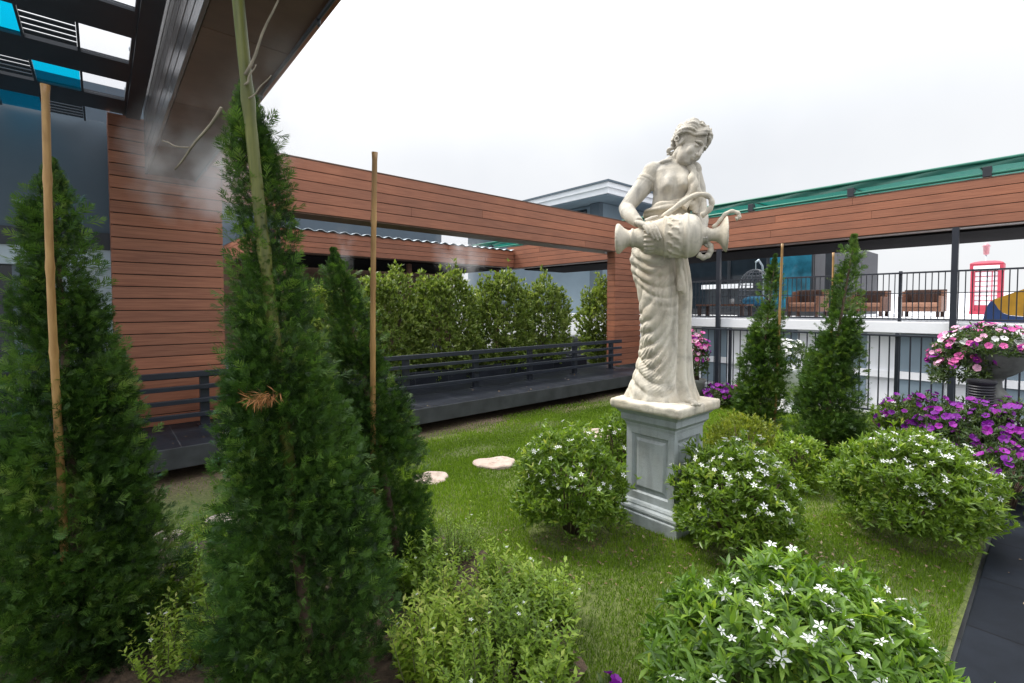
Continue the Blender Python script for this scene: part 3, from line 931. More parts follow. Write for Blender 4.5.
def sq(mb, h0, h1, z0, z1):
    vs = [(PX + a * h0, PY + b * h0, z0) for a, b in ((-1, -1), (1, -1), (1, 1), (-1, 1))] + [(PX + a * h1, PY + b * h1, z1) for a, b in ((-1, -1), (1, -1), (1, 1), (-1, 1))]
    mb.add(vs, [(3, 2, 1, 0), (4, 5, 6, 7), (0, 1, 5, 4), (1, 2, 6, 5), (2, 3, 7, 6), (3, 0, 4, 7)])


def sq_prof(mb, prof):
    vs, fs = [], []
    for h, z in prof: vs += [(PX + a * h, PY + b * h, z) for a, b in ((-1, -1), (1, -1), (1, 1), (-1, 1))]
    for i in range(len(prof) - 1): fs += [(4 * i + k, 4 * i + (k + 1) % 4, 4 * i + 4 + (k + 1) % 4, 4 * i + 4 + k) for k in range(4)]
    n = len(prof) * 4
    fs += [(3, 2, 1, 0), (n - 4, n - 3, n - 2, n - 1)]
    mb.add(vs, fs)


mb = MB(); sq_prof(mb, [(.245, -.03), (.245, .075)]); mb.build('plinth', M['pedestal'], pd, bevel=.006)
mb = MB(); sq_prof(mb, [(.225, .0755), (.232, .085), (.234, .095), (.230, .108), (.218, .116), (.214, .120), (.214, .13), (.205, .145), (.197, .150)]); mb.build('base_moulding', M['pedestal'], pd)
# shaft with raised-and-sunk panels
mb = MB()
h, z0, z1 = .187, .1505, .665
ring = lambda hh, zz: None
vs, fs = [], []
def face_panel(ang):
    c, s = math.cos(ang), math.sin(ang)
    def P(u, v, d): return (PX + c * (h + d) - s * u, PY + s * (h + d) + c * u, v)
    lv = [(h, z0, z1, 0), (h - .045, z0 + .05, z1 - .05, 0), (h - .055, z0 + .06, z1 - .06, -.018), (h - .072, z0 + .08, z1 - .08, -.018), (h - .088, z0 + .10, z1 - .10, -.006)]
    vv = []
    for (u, a, b, d) in lv: vv += [P(-u, a, d), P(u, a, d), P(u, b, d), P(-u, b, d)]
    ff = []
    for i in range(len(lv) - 1): ff += [(4 * i + k, 4 * i + (k + 1) % 4, 4 * i + 4 + (k + 1) % 4, 4 * i + 4 + k) for k in range(4)]
    n = len(lv) * 4
    ff.append((n - 4, n - 3, n - 2, n - 1))
    mb.add(vv, ff)
for k in range(4): face_panel(k * math.pi / 2)
mb.build('panelled_shaft', M['pedestal'], pd)
mb = MB(); sq_prof(mb, [(.190, .6655), (.193, .68), (.193, .686), (.210, .705), (.216, .712), (.216, .752), (.224, .757), (.238, .774), (.244, .78), (.244, .786)]); mb.build('cornice', M['pedestal'], pd)

SB = Vector((PX, PY, .845))
ey_ = Vector((PX, PY, 0)).normalized()
ex_ = Vector((ey_.y, -ey_.x, 0))


def L(x, y, z):
    """statue frame: x to the viewer's right, y away, z world height"""
    return Vector((PX, PY, 0)) + ex_ * x + ey_ * y + Vector((0, 0, z))


def LD(x, y, z): return ex_ * x + ey_ * y + Vector((0, 0, z))


st = thing('stone_statue', 'cream stone statue of a draped woman tilting a large vase on the grey pedestal', 'statue', (PX, PY, .787))


def remesh(o, vox, smooth=2, fac=.5):
    md = o.modifiers.new('r', 'REMESH'); md.mode = 'VOXEL'; md.voxel_size = vox; md.use_smooth_shade = True
    if smooth:
        s = o.modifiers.new('s', 'SMOOTH'); s.iterations = smooth; s.factor = fac
    dg = bpy.context.evaluated_depsgraph_get()
    me = bpy.data.meshes.new_from_object(o.evaluated_get(dg))
    mats = [m for m in o.data.materials]
    o.modifiers.clear()
    old = o.data; o.data = me
    if not me.materials:
        for m in mats: me.materials.append(m)
    me.name = o.name
    me.polygons.foreach_set('use_smooth', np.ones(len(me.polygons), bool))
    bpy.data.meshes.remove(old)
    return o


# rough slab under the feet
bpy.context.view_layer.update()
n = 26
mb = MB()
mb.box(PX - .274, PX + .274, PY - .274, PY + .274, .787, .860)
slab = mb.build('base_slab', M['statue'], st)
remesh(slab, .012, 1)
co = np.empty(len(slab.data.vertices) * 3, np.float32); slab.data.vertices.foreach_get('co', co); co = co.reshape(-1, 3)
ph = co * 1.0
rough = .006 * np.sin(ph[:, 0] * 37 + ph[:, 2] * 60) * np.cos(ph[:, 1] * 31 + 1) + .004 * np.sin(ph[:, 0] * 83 + ph[:, 1] * 71)
edge = np.maximum(np.abs(co[:, 0]), np.abs(co[:, 1]))
side = (edge > .25).astype(np.float32)
sc = 1 + (rough * .35 * side / np.maximum(edge, .05))
co[:, 0] *= sc; co[:, 1] *= sc
top = co[:, 2] > .064
co[top, 2] += rough[top] * .25 - .007 * np.clip((edge[top] - .235) / .03, 0, 1)
slab.data.vertices.foreach_set('co', co.ravel()); slab.data.update()

# ---- robe: lofted skirt with hanging folds
def interp(z, tab, k):
    zs = [t[0] for t in tab]; vs_ = [t[k] for t in tab]
    return np.interp(z, zs, vs_)


tab = [  # z, cx, cy, a, b
    (.845, -.015, .0, .262, .215), (.90, -.018, .0, .236, .20), (1.00, -.012, .0, .200, .178), (1.14, .0, .0, .176, .165),
    (1.29, .005, .0, .163, .155), (1.45, .0, -.005, .165, .155), (1.61, -.008, -.01, .177, .160), (1.74, -.035, -.01, .190, .163),
    (1.85, -.055, .0, .188, .155), (1.95, -.045, .01, .172, .145), (2.06, -.01, .015, .155, .13), (2.17, .02, .015, .145, .118), (2.20, .025, .015, .138, .11)]
nz, nt = 300, 288
zz = np.linspace(.84, 2.20, nz)
th = np.linspace(-math.pi, math.pi, nt, endpoint=False)
ZZ, TT = np.meshgrid(zz, th, indexing='ij')
ker = np.ones(25) / 25
def sm(k):
    v = interp(zz, tab, k); vp = np.pad(v, 12, mode='edge'); return np.convolve(vp, ker, 'valid')[:, None]
cx, cy, aa, bb = sm(1), sm(2), sm(3), sm(4)
ux, uy = np.cos(TT), np.sin(TT)
# hanging folds over the forward leg: two fold families of different slope, faded into each other
xr = ux
warp = .030 * np.sin(ZZ * 6.3 + xr * 1.7) + .010 * np.sin(ZZ * 17 + TT * 2) + .006 * np.sin(TT * 4.3 + ZZ * 5)
phA = ZZ - .30 * (xr + .62) * np.abs(xr + .62) ** .6 + warp
phB = ZZ + .10 * (xr + .5) - .12 * (xr + .5) ** 2 - warp * .6
mixf = .5 + .5 * np.tanh(2.2 * (np.sin(ZZ * 7.7 + TT * 1.1) + .5 * np.sin(ZZ * 15 + TT * 2.3 + 2)))
ridA = np.abs(np.sin(math.pi * phA / .096)) ** .62
ridB = np.abs(np.sin(math.pi * phB / .073 + .8)) ** .75
ridge = ridA * mixf + ridB * (1 - mixf)
ph = phA
amp = .5 + .5 * np.sin(ZZ * 13 + TT * 2.3) * np.sin(TT * 3.1 + ZZ * 4)
fa = np.exp(-((((TT + 2.05 + math.pi) % (2 * math.pi)) - math.pi) / 1.05) ** 2)      # around the viewer-side left
low = np.clip((2.1 - ZZ) / .2, 0, 1) * np.clip((ZZ - .86) / .08, .25, 1)
fine = np.abs(np.sin(math.pi * (ph * 1.0 + .30 * xr * np.sin(ZZ * 4) + warp * 1.5) / .047 + 1.1)) ** .8
blend = np.clip(.5 + .7 * np.sin(ZZ * 11 + TT * 2.3), 0, 1)
disp = (.033 * (ridge - .6) * (.35 + .65 * amp) + .016 * (fine - .5) * blend) * fa * low
# vertical pleats on the trailing side and the back
pl = np.abs(np.sin(TT * 7 + .8 * np.sin(ZZ * 2.2) + .35 * np.sin(ZZ * 7))) ** .8
fb = 1 - fa * .92
disp += .030 * (pl - .5) * fb * np.clip((2.15 - ZZ) / .3, 0, 1)
# knee of the forward leg and a deep valley between the legs
knee = np.exp(-((((TT + 2.2 + math.pi) % (2 * math.pi)) - math.pi) / .5) ** 2) * np.exp(-((ZZ - 1.46) / .17) ** 2)
disp += .028 * knee
val = np.exp(-((((TT + .98 - .12 * np.sin((ZZ - .9) * 3) + math.pi) % (2 * math.pi)) - math.pi) / .16) ** 2) * np.clip((1.95 - ZZ) / .3, 0, 1)
disp -= .045 * val
# hem gathers on the slab
disp += .012 * np.sin(TT * 13 + 2) * np.clip((.95 - ZZ) / .1, 0, 1)
Xl = cx + ux * (aa * np.where(ux > 0, .95, 1.0) + disp); Yl = cy + uy * (bb + disp)
exn, eyn = np.array(ex_), np.array(ey_)
Vr = np.array([PX, PY, 0]) + Xl[..., None] * exn + Yl[..., None] * eyn + ZZ[..., None] * np.array([0, 0, 1.0])
mb = MB()
vs = [tuple(p) for p in Vr.reshape(-1, 3)]
fs = []
for i in range(nz - 1):
    for k in range(nt):
        k2 = (k + 1) % nt
        fs.append((i * nt + k, i * nt + k2, (i + 1) * nt + k2, (i + 1) * nt + k))
fs.append(tuple(reversed(range(nt)))); fs.append(tuple(range((nz - 1) * nt, nz * nt)))
mb.add(vs, fs)
# rolled cloth round the waist, falling over the far shoulder
def roll(pts, r, tw=9, amp=.25):
    n = 46
    P = np.array([tuple(p) for p in pts]); t = np.linspace(0, len(P) - 1, n)
    Q = np.stack([np.interp(t, np.arange(len(P)), P[:, k]) for k in range(3)], 1)
    for _ in range(3): Q[1:-1] = (Q[:-2] + Q[1:-1] * 2 + Q[2:]) / 4
    for j in range(3):
        a = np.linspace(0, tw, n) + j * 2.1
        off = np.stack([np.cos(a) * r * .55, np.sin(a) * r * .4, np.sin(a) * r * .55], 1)
        mb.tube([tuple(p) for p in Q + off], list(r * (.62 + amp * np.sin(np.linspace(0, 15, n) + j))), 10)
wa = np.linspace(-math.pi * 1.12, .1, 12)
roll([L(.028 + .158 * math.cos(a), .01 + .128 * math.sin(a), 2.175 + .035 * math.cos(a + .5)) for a in wa], .030)
roll([L(.10, -.135, 2.17), L(.145, -.13, 2.24), L(.165, -.115, 2.33), L(.16, -.075, 2.42), L(.13, .0, 2.485)], .030, 5)
roll([L(.175, -.06, 2.14), L(.195, -.07, 2.24), L(.19, -.05, 2.34), L(.165, -.02, 2.43)], .028, 4)
roll([L(.13, .02, 2.48), L(.14, .09, 2.4), L(.12, .12, 2.2), L(.08, .14, 1.9), L(.1, .16, 1.5)], .04, 4)
# loose end hanging at the hip
roll([L(.09, -.15, 2.1), L(.08, -.185, 1.95), L(.085, -.18, 1.75), L(.10, -.165, 1.6)], .026, 3)
I3 = (ex_, ey_, Vector((0, 0, 1)))
# foot
mb.ell(L(.165, -.15, .862), (LD(.45, -.9, 0).normalized(), LD(.9, .45, 0).normalized(), Vector((0, 0, 1))), (.075, .032, .026))
for i in range(5):
    mb.ell(L(.168 + .014 * i, -.215 + .012 * i, .857), I3, (.0095, .014, .010), 10, 6)
robe = mb.build('robe', M['statue'], st)
remesh(robe, .0056, 0)

# ---- figure: torso, neck, head, arms, hands, foot: one continuous mesh
mb = MB()
tb_ = [(1.9, -.045, .0, .15, .12), (2.05, -.01, .0, .132, .105), (2.17, .02, .0, .128, .098), (2.28, .045, -.010, .138, .108), (2.37, .043, -.005, .146, .108),
       (2.44, .036, .005, .148, .094), (2.485, .034, .015, .125, .076), (2.515, .040, .02, .085, .064), (2.54, .050, .015, .056, .056)]
vs, fs = [], []
nn = 88
zt = np.linspace(1.9, 2.54, 90)
for z in zt:
    c0, c1, a_, b_ = [float(interp(z, tb_, k)) for k in (1, 2, 3, 4)]
    for k in range(nn):
        a = 2 * math.pi * k / nn
        x_, y2 = c0 + a_ * math.cos(a), c1 + b_ * math.sin(a)
        if math.sin(a) < 0:
            for x0 in (.002, .112):
                e = math.exp(-((x_ - x0) / .044) ** 2)
                dz = z - 2.318
                y2 -= .050 * e * math.exp(-(dz / (.075 if dz > 0 else .036)) ** 2)
            y2 += .010 * math.exp(-((x_ - .057) / .012) ** 2) * math.exp(-((z - 2.33) / .06) ** 2)
            y2 += .006 * math.exp(-((x_ - .04) / .010) ** 2) * math.exp(-((z - 2.22) / .06) ** 2)
        vs.append(L(x_, y2, z))
for i in range(len(zt) - 1):
    for k in range(nn):
        k2 = (k + 1) % nn
        fs.append((i * nn + k, i * nn + k2, (i + 1) * nn + k2, (i + 1) * nn + k))
fs.append(tuple(reversed(range(nn)))); fs.append(tuple(range((len(zt) - 1) * nn, len(zt) * nn)))
mb.add(vs, fs)
I3 = (ex_, ey_, Vector((0, 0, 1)))
for s0 in (-1, 1):
    mb.tube([L(.045 + s0 * .018, -.055, 2.505), L(.042 + s0 * .07, -.052, 2.50), L(.036 + s0 * .125, -.01, 2.485)], [.012, .014, .012], 10)
# shoulders
mb.ell(L(-.092, .008, 2.455), I3, (.075, .068, .066)); mb.ell(L(.162, .03, 2.445), I3, (.064, .062, .062)); mb.ell(L(-.045, .01, 2.475), I3, (.09, .062, .045))
# near arm
mb.tube([L(-.095, .005, 2.45), L(-.15, -.012, 2.36), L(-.215, -.04, 2.275), L(-.272, -.075, 2.195)], [.066, .066, .060, .050], 18)
mb.ell(L(-.272, -.078, 2.19), I3, (.052, .052, .052))
mb.tube([L(-.272, -.078, 2.19), L(-.255, -.125, 2.150), L(-.222, -.185, 2.105), L(-.178, -.245, 2.058)], [.050, .055, .047, .034], 18)
# arm band
for q in (0, 1):
    mb.tube([L(-.128 - .012 * q, -.004, 2.395 - .018 * q), L(-.138 - .012 * q, -.008, 2.380 - .018 * q)], [.0715, .0715], 18)
# far arm (mostly behind the vase), hand under the spout
mb.tube([L(.168, .03, 2.425), L(.20, .03, 2.32), L(.215, .01, 2.2)], [.056, .052, .044], 16)
mb.tube([L(.215, .01, 2.2), L(.225, -.07, 2.08), L(.215, -.15, 1.97)], [.044, .042, .03], 16)
AX_Y, AX_Z = -.235, 1.958
def on_vase(x, ang, r): return L(x, AX_Y + math.cos(ang) * -r, AX_Z + math.sin(ang) * r)
# near hand lies on the vase body: palm, four curled fingers, thumb
def RV_(x): return .93 * float(np.interp(x, [-.30, -.24, -.2, -.12, -.04, .02, .1, .15], [.06, .062, .07, .10, .128, .142, .15, .146]))
mb.ell(L(-.150, -.285, 2.035), (LD(.75, -.5, -.45).normalized(), LD(.5, .85, -.1).normalized(), LD(.35, -.2, .9).normalized()), (.062, .042, .024))
for i in range(4):
    x0 = -.165 + .0265 * i
    ln_ = (.9, 1.05, 1.0, .82)[i]
    pts, rad = [], []
    for t in np.linspace(0, 1, 7):
        x = x0 + .062 * t * ln_
        ang = R(62 - 7 * i) - t * R(66) * ln_
        pts.append(on_vase(x, ang, RV_(x) + .013 + .008 * math.sin(t * 3.0)))
        rad.append(.0125 - .0035 * t + (.0012 if abs(t - .5) < .1 else 0))
    mb.tube(pts, rad, 10)
mb.tube([L(-.135, -.245, 2.065), L(-.095, -.235, 2.085), L(-.055, -.245, 2.092)], [.016, .013, .009], 10)
# far hand below the spout
mb.ell(L(.215, -.175, 1.925), (LD(.9, -.2, 0).normalized(), LD(.2, .9, -.2).normalized(), Vector((0, 0, 1))), (.045, .05, .018))
for i in range(4):
    x = .18 + .02 * i
    mb.tube([L(x, -.2, 1.915), L(x, -.235, 1.905), L(x, -.27, 1.918), L(x, -.29, 1.938)], [.011, .0105, .0095, .008], 8)
mb.tube([L(.175, -.17, 1.93), L(.155, -.2, 1.945), L(.15, -.225, 1.96)], [.013, .011, .008], 8)
# head
HC = L(.156, -.045, 2.612)
Fh = LD(.60, -.62, -.48).normalized()
Uh = LD(.42, .12, .86); Uh = (Uh - Fh * Uh.dot(Fh)).normalized()
Sh = Fh.cross(Uh).normalized()          # towards the statue's own side
HSC = 1.09
def H(s, f, u): return HC + (Sh * s + Fh * f + Uh * u) * HSC
HA = (Sh * HSC, Fh * HSC, Uh * HSC)
mb.tube([L(.04, .025, 2.47), L(.075, .012, 2.525), H(0, -.01, -.085), H(0, .0, -.03)], [.066, .055, .055, .055], 18)
mb.ell(H(0, -.012, .012), HA, (.082, .100, .092), 28, 18)
mb.ell(H(0, .032, -.056), HA, (.060, .070, .094), 28, 18)
mb.ell(H(0, .062, -.115), HA, (.030, .030, .026))
for s in (-1, 1):
    mb.ell(H(s * .038, .070, -.058), HA, (.022, .024, .030))
    mb.ell(H(s * .031, .083, -.020), HA, (.0165, .013, .0095))
    mb.tube([H(s * .008, .099, .004), H(s * .03, .096, .008), H(s * .052, .080, -.003)], [.008, .010, .007], 8)
    mb.ell(H(s * .010, .110, -.060), HA, (.008, .010, .008))
    mb.ell(H(s * .075, -.005, -.035), HA, (.010, .020, .030))
    mb.tube([H(s * .017, .094, -.021), H(s * .031, .0975, -.0175), H(s * .045, .09, -.024)], [.0035, .004, .003], 6)
mb.tube([H(0, .098, .005), H(0, .108, -.022), H(0, .121, -.050), H(0, .124, -.058), H(0, .108, -.066)], [.010, .0105, .0125, .0125, .009], 10)
mb.tube([H(-.024, .091, -.082), H(-.010, .103, -.078), H(0, .103, -.079), H(.010, .103, -.078), H(.024, .091, -.082)], [.003, .0065, .006, .0065, .003], 8)
mb.tube([H(-.019, .092, -.087), H(0, .102, -.0905), H(.019, .092, -.087)], [.003, .0085, .003], 8)
fig = mb.build('figure', M['statue_grey'], st)
remesh(fig, .0040, 2, .4)

# ---- hair: waves swept from a centre parting to a knot, loose curls on the neck
mb = MB()
mb.ell(H(0, -.022, .018), HA, (.094, .100, .094), 24, 16)
rs = random.Random(5)
for sgn in (-1, 1):
    for k in range(12):
        a0 = R(8 + k * 13)
        p0 = np.array([sgn * .010, .090 * math.cos(a0 + .25), .030 + .086 * math.sin(a0 + .25)])
        mid = np.array([sgn * (.098 + .004 * rs.random()), .060 * math.cos(a0 * .95) - .015, .004 + .060 * math.sin(a0)])
        p2 = np.array([sgn * .03, -.108, -.025 + .006 * k * .8])
        pts, rad = [], []
        for t in np.linspace(0, 1, 18):
            q = (1 - t) ** 2 * p0 + 2 * t * (1 - t) * mid * 1.18 + t * t * p2
            d = q - np.array([0, -.018, .015]); r_ = np.linalg.norm(d)
            want = .103 + .008 * math.sin(t * 12 + k * .55) + .005 * (k % 2)
            q = np.array([0, -.018, .015]) + d / r_ * max(want, r_ * .0 + want)
            q[2] += .008 * math.sin(t * 12 + k * .5 + 1)
            pts.append(H(*q)); rad.append(.0105 + .002 * math.sin(t * 9 + k))
        mb.tube(pts, rad, 8)
for k in range(9):
    a = k * .7
    mb.tube([H(.040 * math.cos(a + t * 2.2) * (1 - t * .3), -.125 + .012 * math.sin(t * 4), -.018 + .040 * math.sin(a + t * 2.2) * (1 - t * .3)) for t in np.linspace(0, 1, 8)], .014, 8)
for k in range(3):
    s0 = -.035 + .03 * k
    mb.tube([H(s0 + .010 * math.sin(t * 11 + k), -.075 - .012 * k % .03 + .008 * math.cos(t * 11 + k), -.055 - .075 * t) for t in np.linspace(0, 1, 12)], [.012] * 8 + [.012, .01, .008, .005], 8)
for k in range(46):                                   # loose curls pinned over the crown
    zc_ = 1 - 2 * (k + .5) / 46
    az_ = k * 2.39996
    dv = np.array([math.cos(az_) * math.sqrt(1 - zc_ * zc_), math.sin(az_) * math.sqrt(1 - zc_ * zc_), zc_])
    if dv[1] > .25 and dv[2] < .62: continue
    if dv[2] < -.55: continue
    c_ = np.array([0, -.018, .015]) + dv * .110
    t1 = np.cross(dv, [.3, .2, .9]); t1 /= np.linalg.norm(t1); t2 = np.cross(dv, t1)
    r0 = .017 + .006 * rs.random()
    mb.tube([H(*(c_ + (t1 * math.cos(q) + t2 * math.sin(q)) * r0 * (1 - q / 13) + dv * .004 * math.sin(q * 1.5))) for q in np.linspace(0, 7.5, 16)], .0072, 7)
hair = mb.build('hair', M['statue_grey'], st)
remesh(hair, .0045, 1, .3)

# ---- vase held against the hip
vax = (ey_, Vector((0, 0, 1)), ex_)
mb = MB()
prof = [(.004, -.325), (.095, -.325), (.108, -.318), (.108, -.302), (.098, -.292), (.075, -.272), (.060, -.25), (.055, -.235), (.062, -.225), (.070, -.222), (.070, -.212), (.062, -.206),
        (.068, -.19), (.085, -.16), (.100, -.12), (.115, -.075), (.128, -.035), (.134, -.02), (.145, -.016), (.147, -.004), (.140, .002), (.142, .03), (.146, .075), (.147, .105), (.156, .11), (.158, .13), (.150, .136),
        (.148, .16), (.140, .185), (.120, .208), (.085, .225), (.058, .238), (.048, .255), (.054, .262), (.054, .27), (.044, .278), (.042, .30), (.046, .325), (.058, .345), (.080, .362), (.102, .374), (.115, .385), (.122, .394), (.118, .398),
        (.100, .390), (.07, .375), (.04, .35), (.02, .33), (.004, .33)]
prof = [(r * .93, h if h < .1 else .1 + (h - .1) * .88) for r, h in prof]
mb.lathe(prof, 72, L(0, AX_Y, AX_Z), ax=vax)
# relief swags and leaves on the belly
for k in range(14):
    a = k * 2 * math.pi / 14
    for j, (xx, ln2) in enumerate(((.025, .034), (.065, .036))):
        aa_ = a + j * .22
        r_ = .136
        mb.ell(L(xx, AX_Y + r_ * math.cos(aa_), AX_Z + r_ * math.sin(aa_)), ((ex_ + LD(0, -math.sin(aa_), math.cos(aa_)) * .7).normalized(), (LD(0, -math.sin(aa_), math.cos(aa_)) - ex_ * .7).normalized(), LD(0, math.cos(aa_), math.sin(aa_))), (ln2 * .62, .009, .0065), 10, 6)
        mb.ell(L(xx + .012, AX_Y + r_ * math.cos(aa_ + .16), AX_Z + r_ * math.sin(aa_ + .16)), (ex_, LD(0, -math.sin(aa_), math.cos(aa_)), LD(0, math.cos(aa_), math.sin(aa_))), (.010, .010, .006), 8, 5)
for k in range(20):
    a = k * 2 * math.pi / 20
    mb.ell(L(-.10, AX_Y + .100 * math.cos(a), AX_Z + .100 * math.sin(a)), (LD(.9, 0, 0).normalized(), LD(0, -math.sin(a), math.cos(a)), LD(0, math.cos(a), math.sin(a))), (.05, .011, .010), 10, 6)
vase = mb.build('vase', M['statue'], st)
remesh(vase, .0055, 1, .3)
def handle(pts, r):
    mb = MB()
    P = np.array([tuple(p) for p in pts]); t = np.linspace(0, len(P) - 1, 40)
    Q = np.stack([np.interp(t, np.arange(len(P)), P[:, k]) for k in range(3)], 1)
    for _ in range(6): Q[1:-1] = (Q[:-2] + Q[1:-1] * 2 + Q[2:]) / 4
    mb.tube([tuple(p) for p in Q], list(r * (1 + .12 * np.sin(np.linspace(0, 40, 40)))), 12)
    mb.build('handle', M['statue'], vase, True)
y_ = AX_Y
handle([L(-.03, y_ - .02, AX_Z + .12), L(.06, y_ - .02, AX_Z + .19), L(.14, y_ - .02, AX_Z + .245), L(.21, y_, AX_Z + .265), L(.262, y_, AX_Z + .24), L(.275, y_, AX_Z + .19), L(.25, y_, AX_Z + .15), L(.21, y_, AX_Z + .125)], .017)
handle([L(.19, y_, AX_Z - .12), L(.225, y_, AX_Z - .145), L(.262, y_, AX_Z - .125), L(.272, y_, AX_Z - .08), L(.25, y_, AX_Z - .05), L(.235, y_, AX_Z - .07)], .018)
handle([L(.28, y_, AX_Z + .045), L(.315, y_, AX_Z + .08), L(.345, y_, AX_Z + .125), L(.385, y_, AX_Z + .145), L(.425, y_, AX_Z + .13), L(.432, y_, AX_Z + .10), L(.41, y_, AX_Z + .093)], .0125)

# ------------------------------------------------------------------ foliage tools
def frames(dirs, up=None, jit=0.4, rng=RNG):
    """rotation matrices (n,3,3) whose columns are side, along, normal"""
    d = dirs / np.linalg.norm(dirs, axis=1, keepdims=True)
    n = len(d)
    h = (np.tile([0, 0, 1.0], (n, 1)) if up is None else up) + rng.normal(0, jit, (n, 3))
    s = np.cross(d, h); s /= np.linalg.norm(s, axis=1, keepdims=True) + 1e-9
    w = np.cross(s, d)
    return np.stack([s, d, w], -1)


def scatter(tv, tf, pos, rot, scl):
    n, k = len(pos), len(tv)
    scl = np.asarray(scl)
    if scl.ndim == 1: scl = scl[:, None, None]
    else: scl = scl[:, None, :]
    V = np.einsum('nij,nkj->nki', rot, tv[None] * scl) + pos[:, None, :]
    F = tf[None] + (np.arange(n) * k)[:, None, None]
    return V.reshape(-1, 3), F.reshape(-1, tf.shape[1])


class Fol:
    def __init__(s): s.V, s.F, s.R, s.n = [], [], [], 0

    def add(s, tv, tf, pos, rot, scl, rnd):
        V, F = scatter(tv, tf, pos, rot, scl)
        s.V.append(V); s.F.append(F + s.n); s.n += len(V)
        s.R.append(np.repeat(np.clip(rnd, 0, 1), len(tf)))

    def build(s, name, mat, parent, smooth=False):
        return np_mesh(name, np.concatenate(s.V), np.concatenate(s.F), np.concatenate(s.R), mat, parent, smooth)


def leaf_t(w=.3, fold=.06, droop=.12, rows=((0, .08), (.3, .9), (.62, .85), (1, .02))):
    vs, fs = [], []
    for (t, ww) in rows:
        z = -droop * t * t
        vs += [(-w / 2 * ww, t, z + fold * ww), (0, t, z), (w / 2 * ww, t, z + fold * ww)]
    for i in range(len(rows) - 1):
        for k in (0, 1): fs.append((3 * i + k, 3 * i + k + 1, 3 * i + k + 4, 3 * i + k + 3))
    return np.array(vs, float), np.array(fs)


LEAF = leaf_t()
LEAF_LO = leaf_t(.42, .06, .1, ((0, .1), (.45, 1), (1, .05)))
LEAF_LONG = leaf_t(.27, .05, .22, ((0, .1), (.22, .7), (.5, 1.0), (.78, .62), (1, .02)))


def spray_t(npair=7, w=.05, seed=1):
    r = np.random.default_rng(seed)
    vs, fs = [], []
    def dia(p, d, l, w_):
        s = np.array([d[1], -d[0], 0]); s /= np.linalg.norm(s)
        b = len(vs)
        vs.extend([p, p + d * l * .45 + s * w_ / 2, p + d * l, p + d * l * .45 - s * w_ / 2]); fs.append((b, b + 1, b + 2, b + 3))
    c = lambda t: np.array([.05 * math.sin(t * 3), t, .10 * t * t - .0])
    for i in range(npair):
        t = .08 + .82 * i / npair
        for sg in (-1, 1):
            a = R(38 + r.uniform(-12, 12))
            d = np.array([sg * math.sin(a), math.cos(a), r.uniform(-.35, .35)]); d /= np.linalg.norm(d)
            dia(c(t), d, (.50 * (1 - t) + .16) * r.uniform(.8, 1.2), w * r.uniform(.8, 1.3))
    dia(c(.15), np.array([.02, 1, .06]), .5, w * .9); dia(c(.55), np.array([.02, 1, .1]), .5, w)
    return np.array(vs), np.array(fs)


SPRAYS = [spray_t(6, .070, s) for s in range(3)]
SPRAYS_LO = [spray_t(4, .11, s + 5) for s in range(2)]


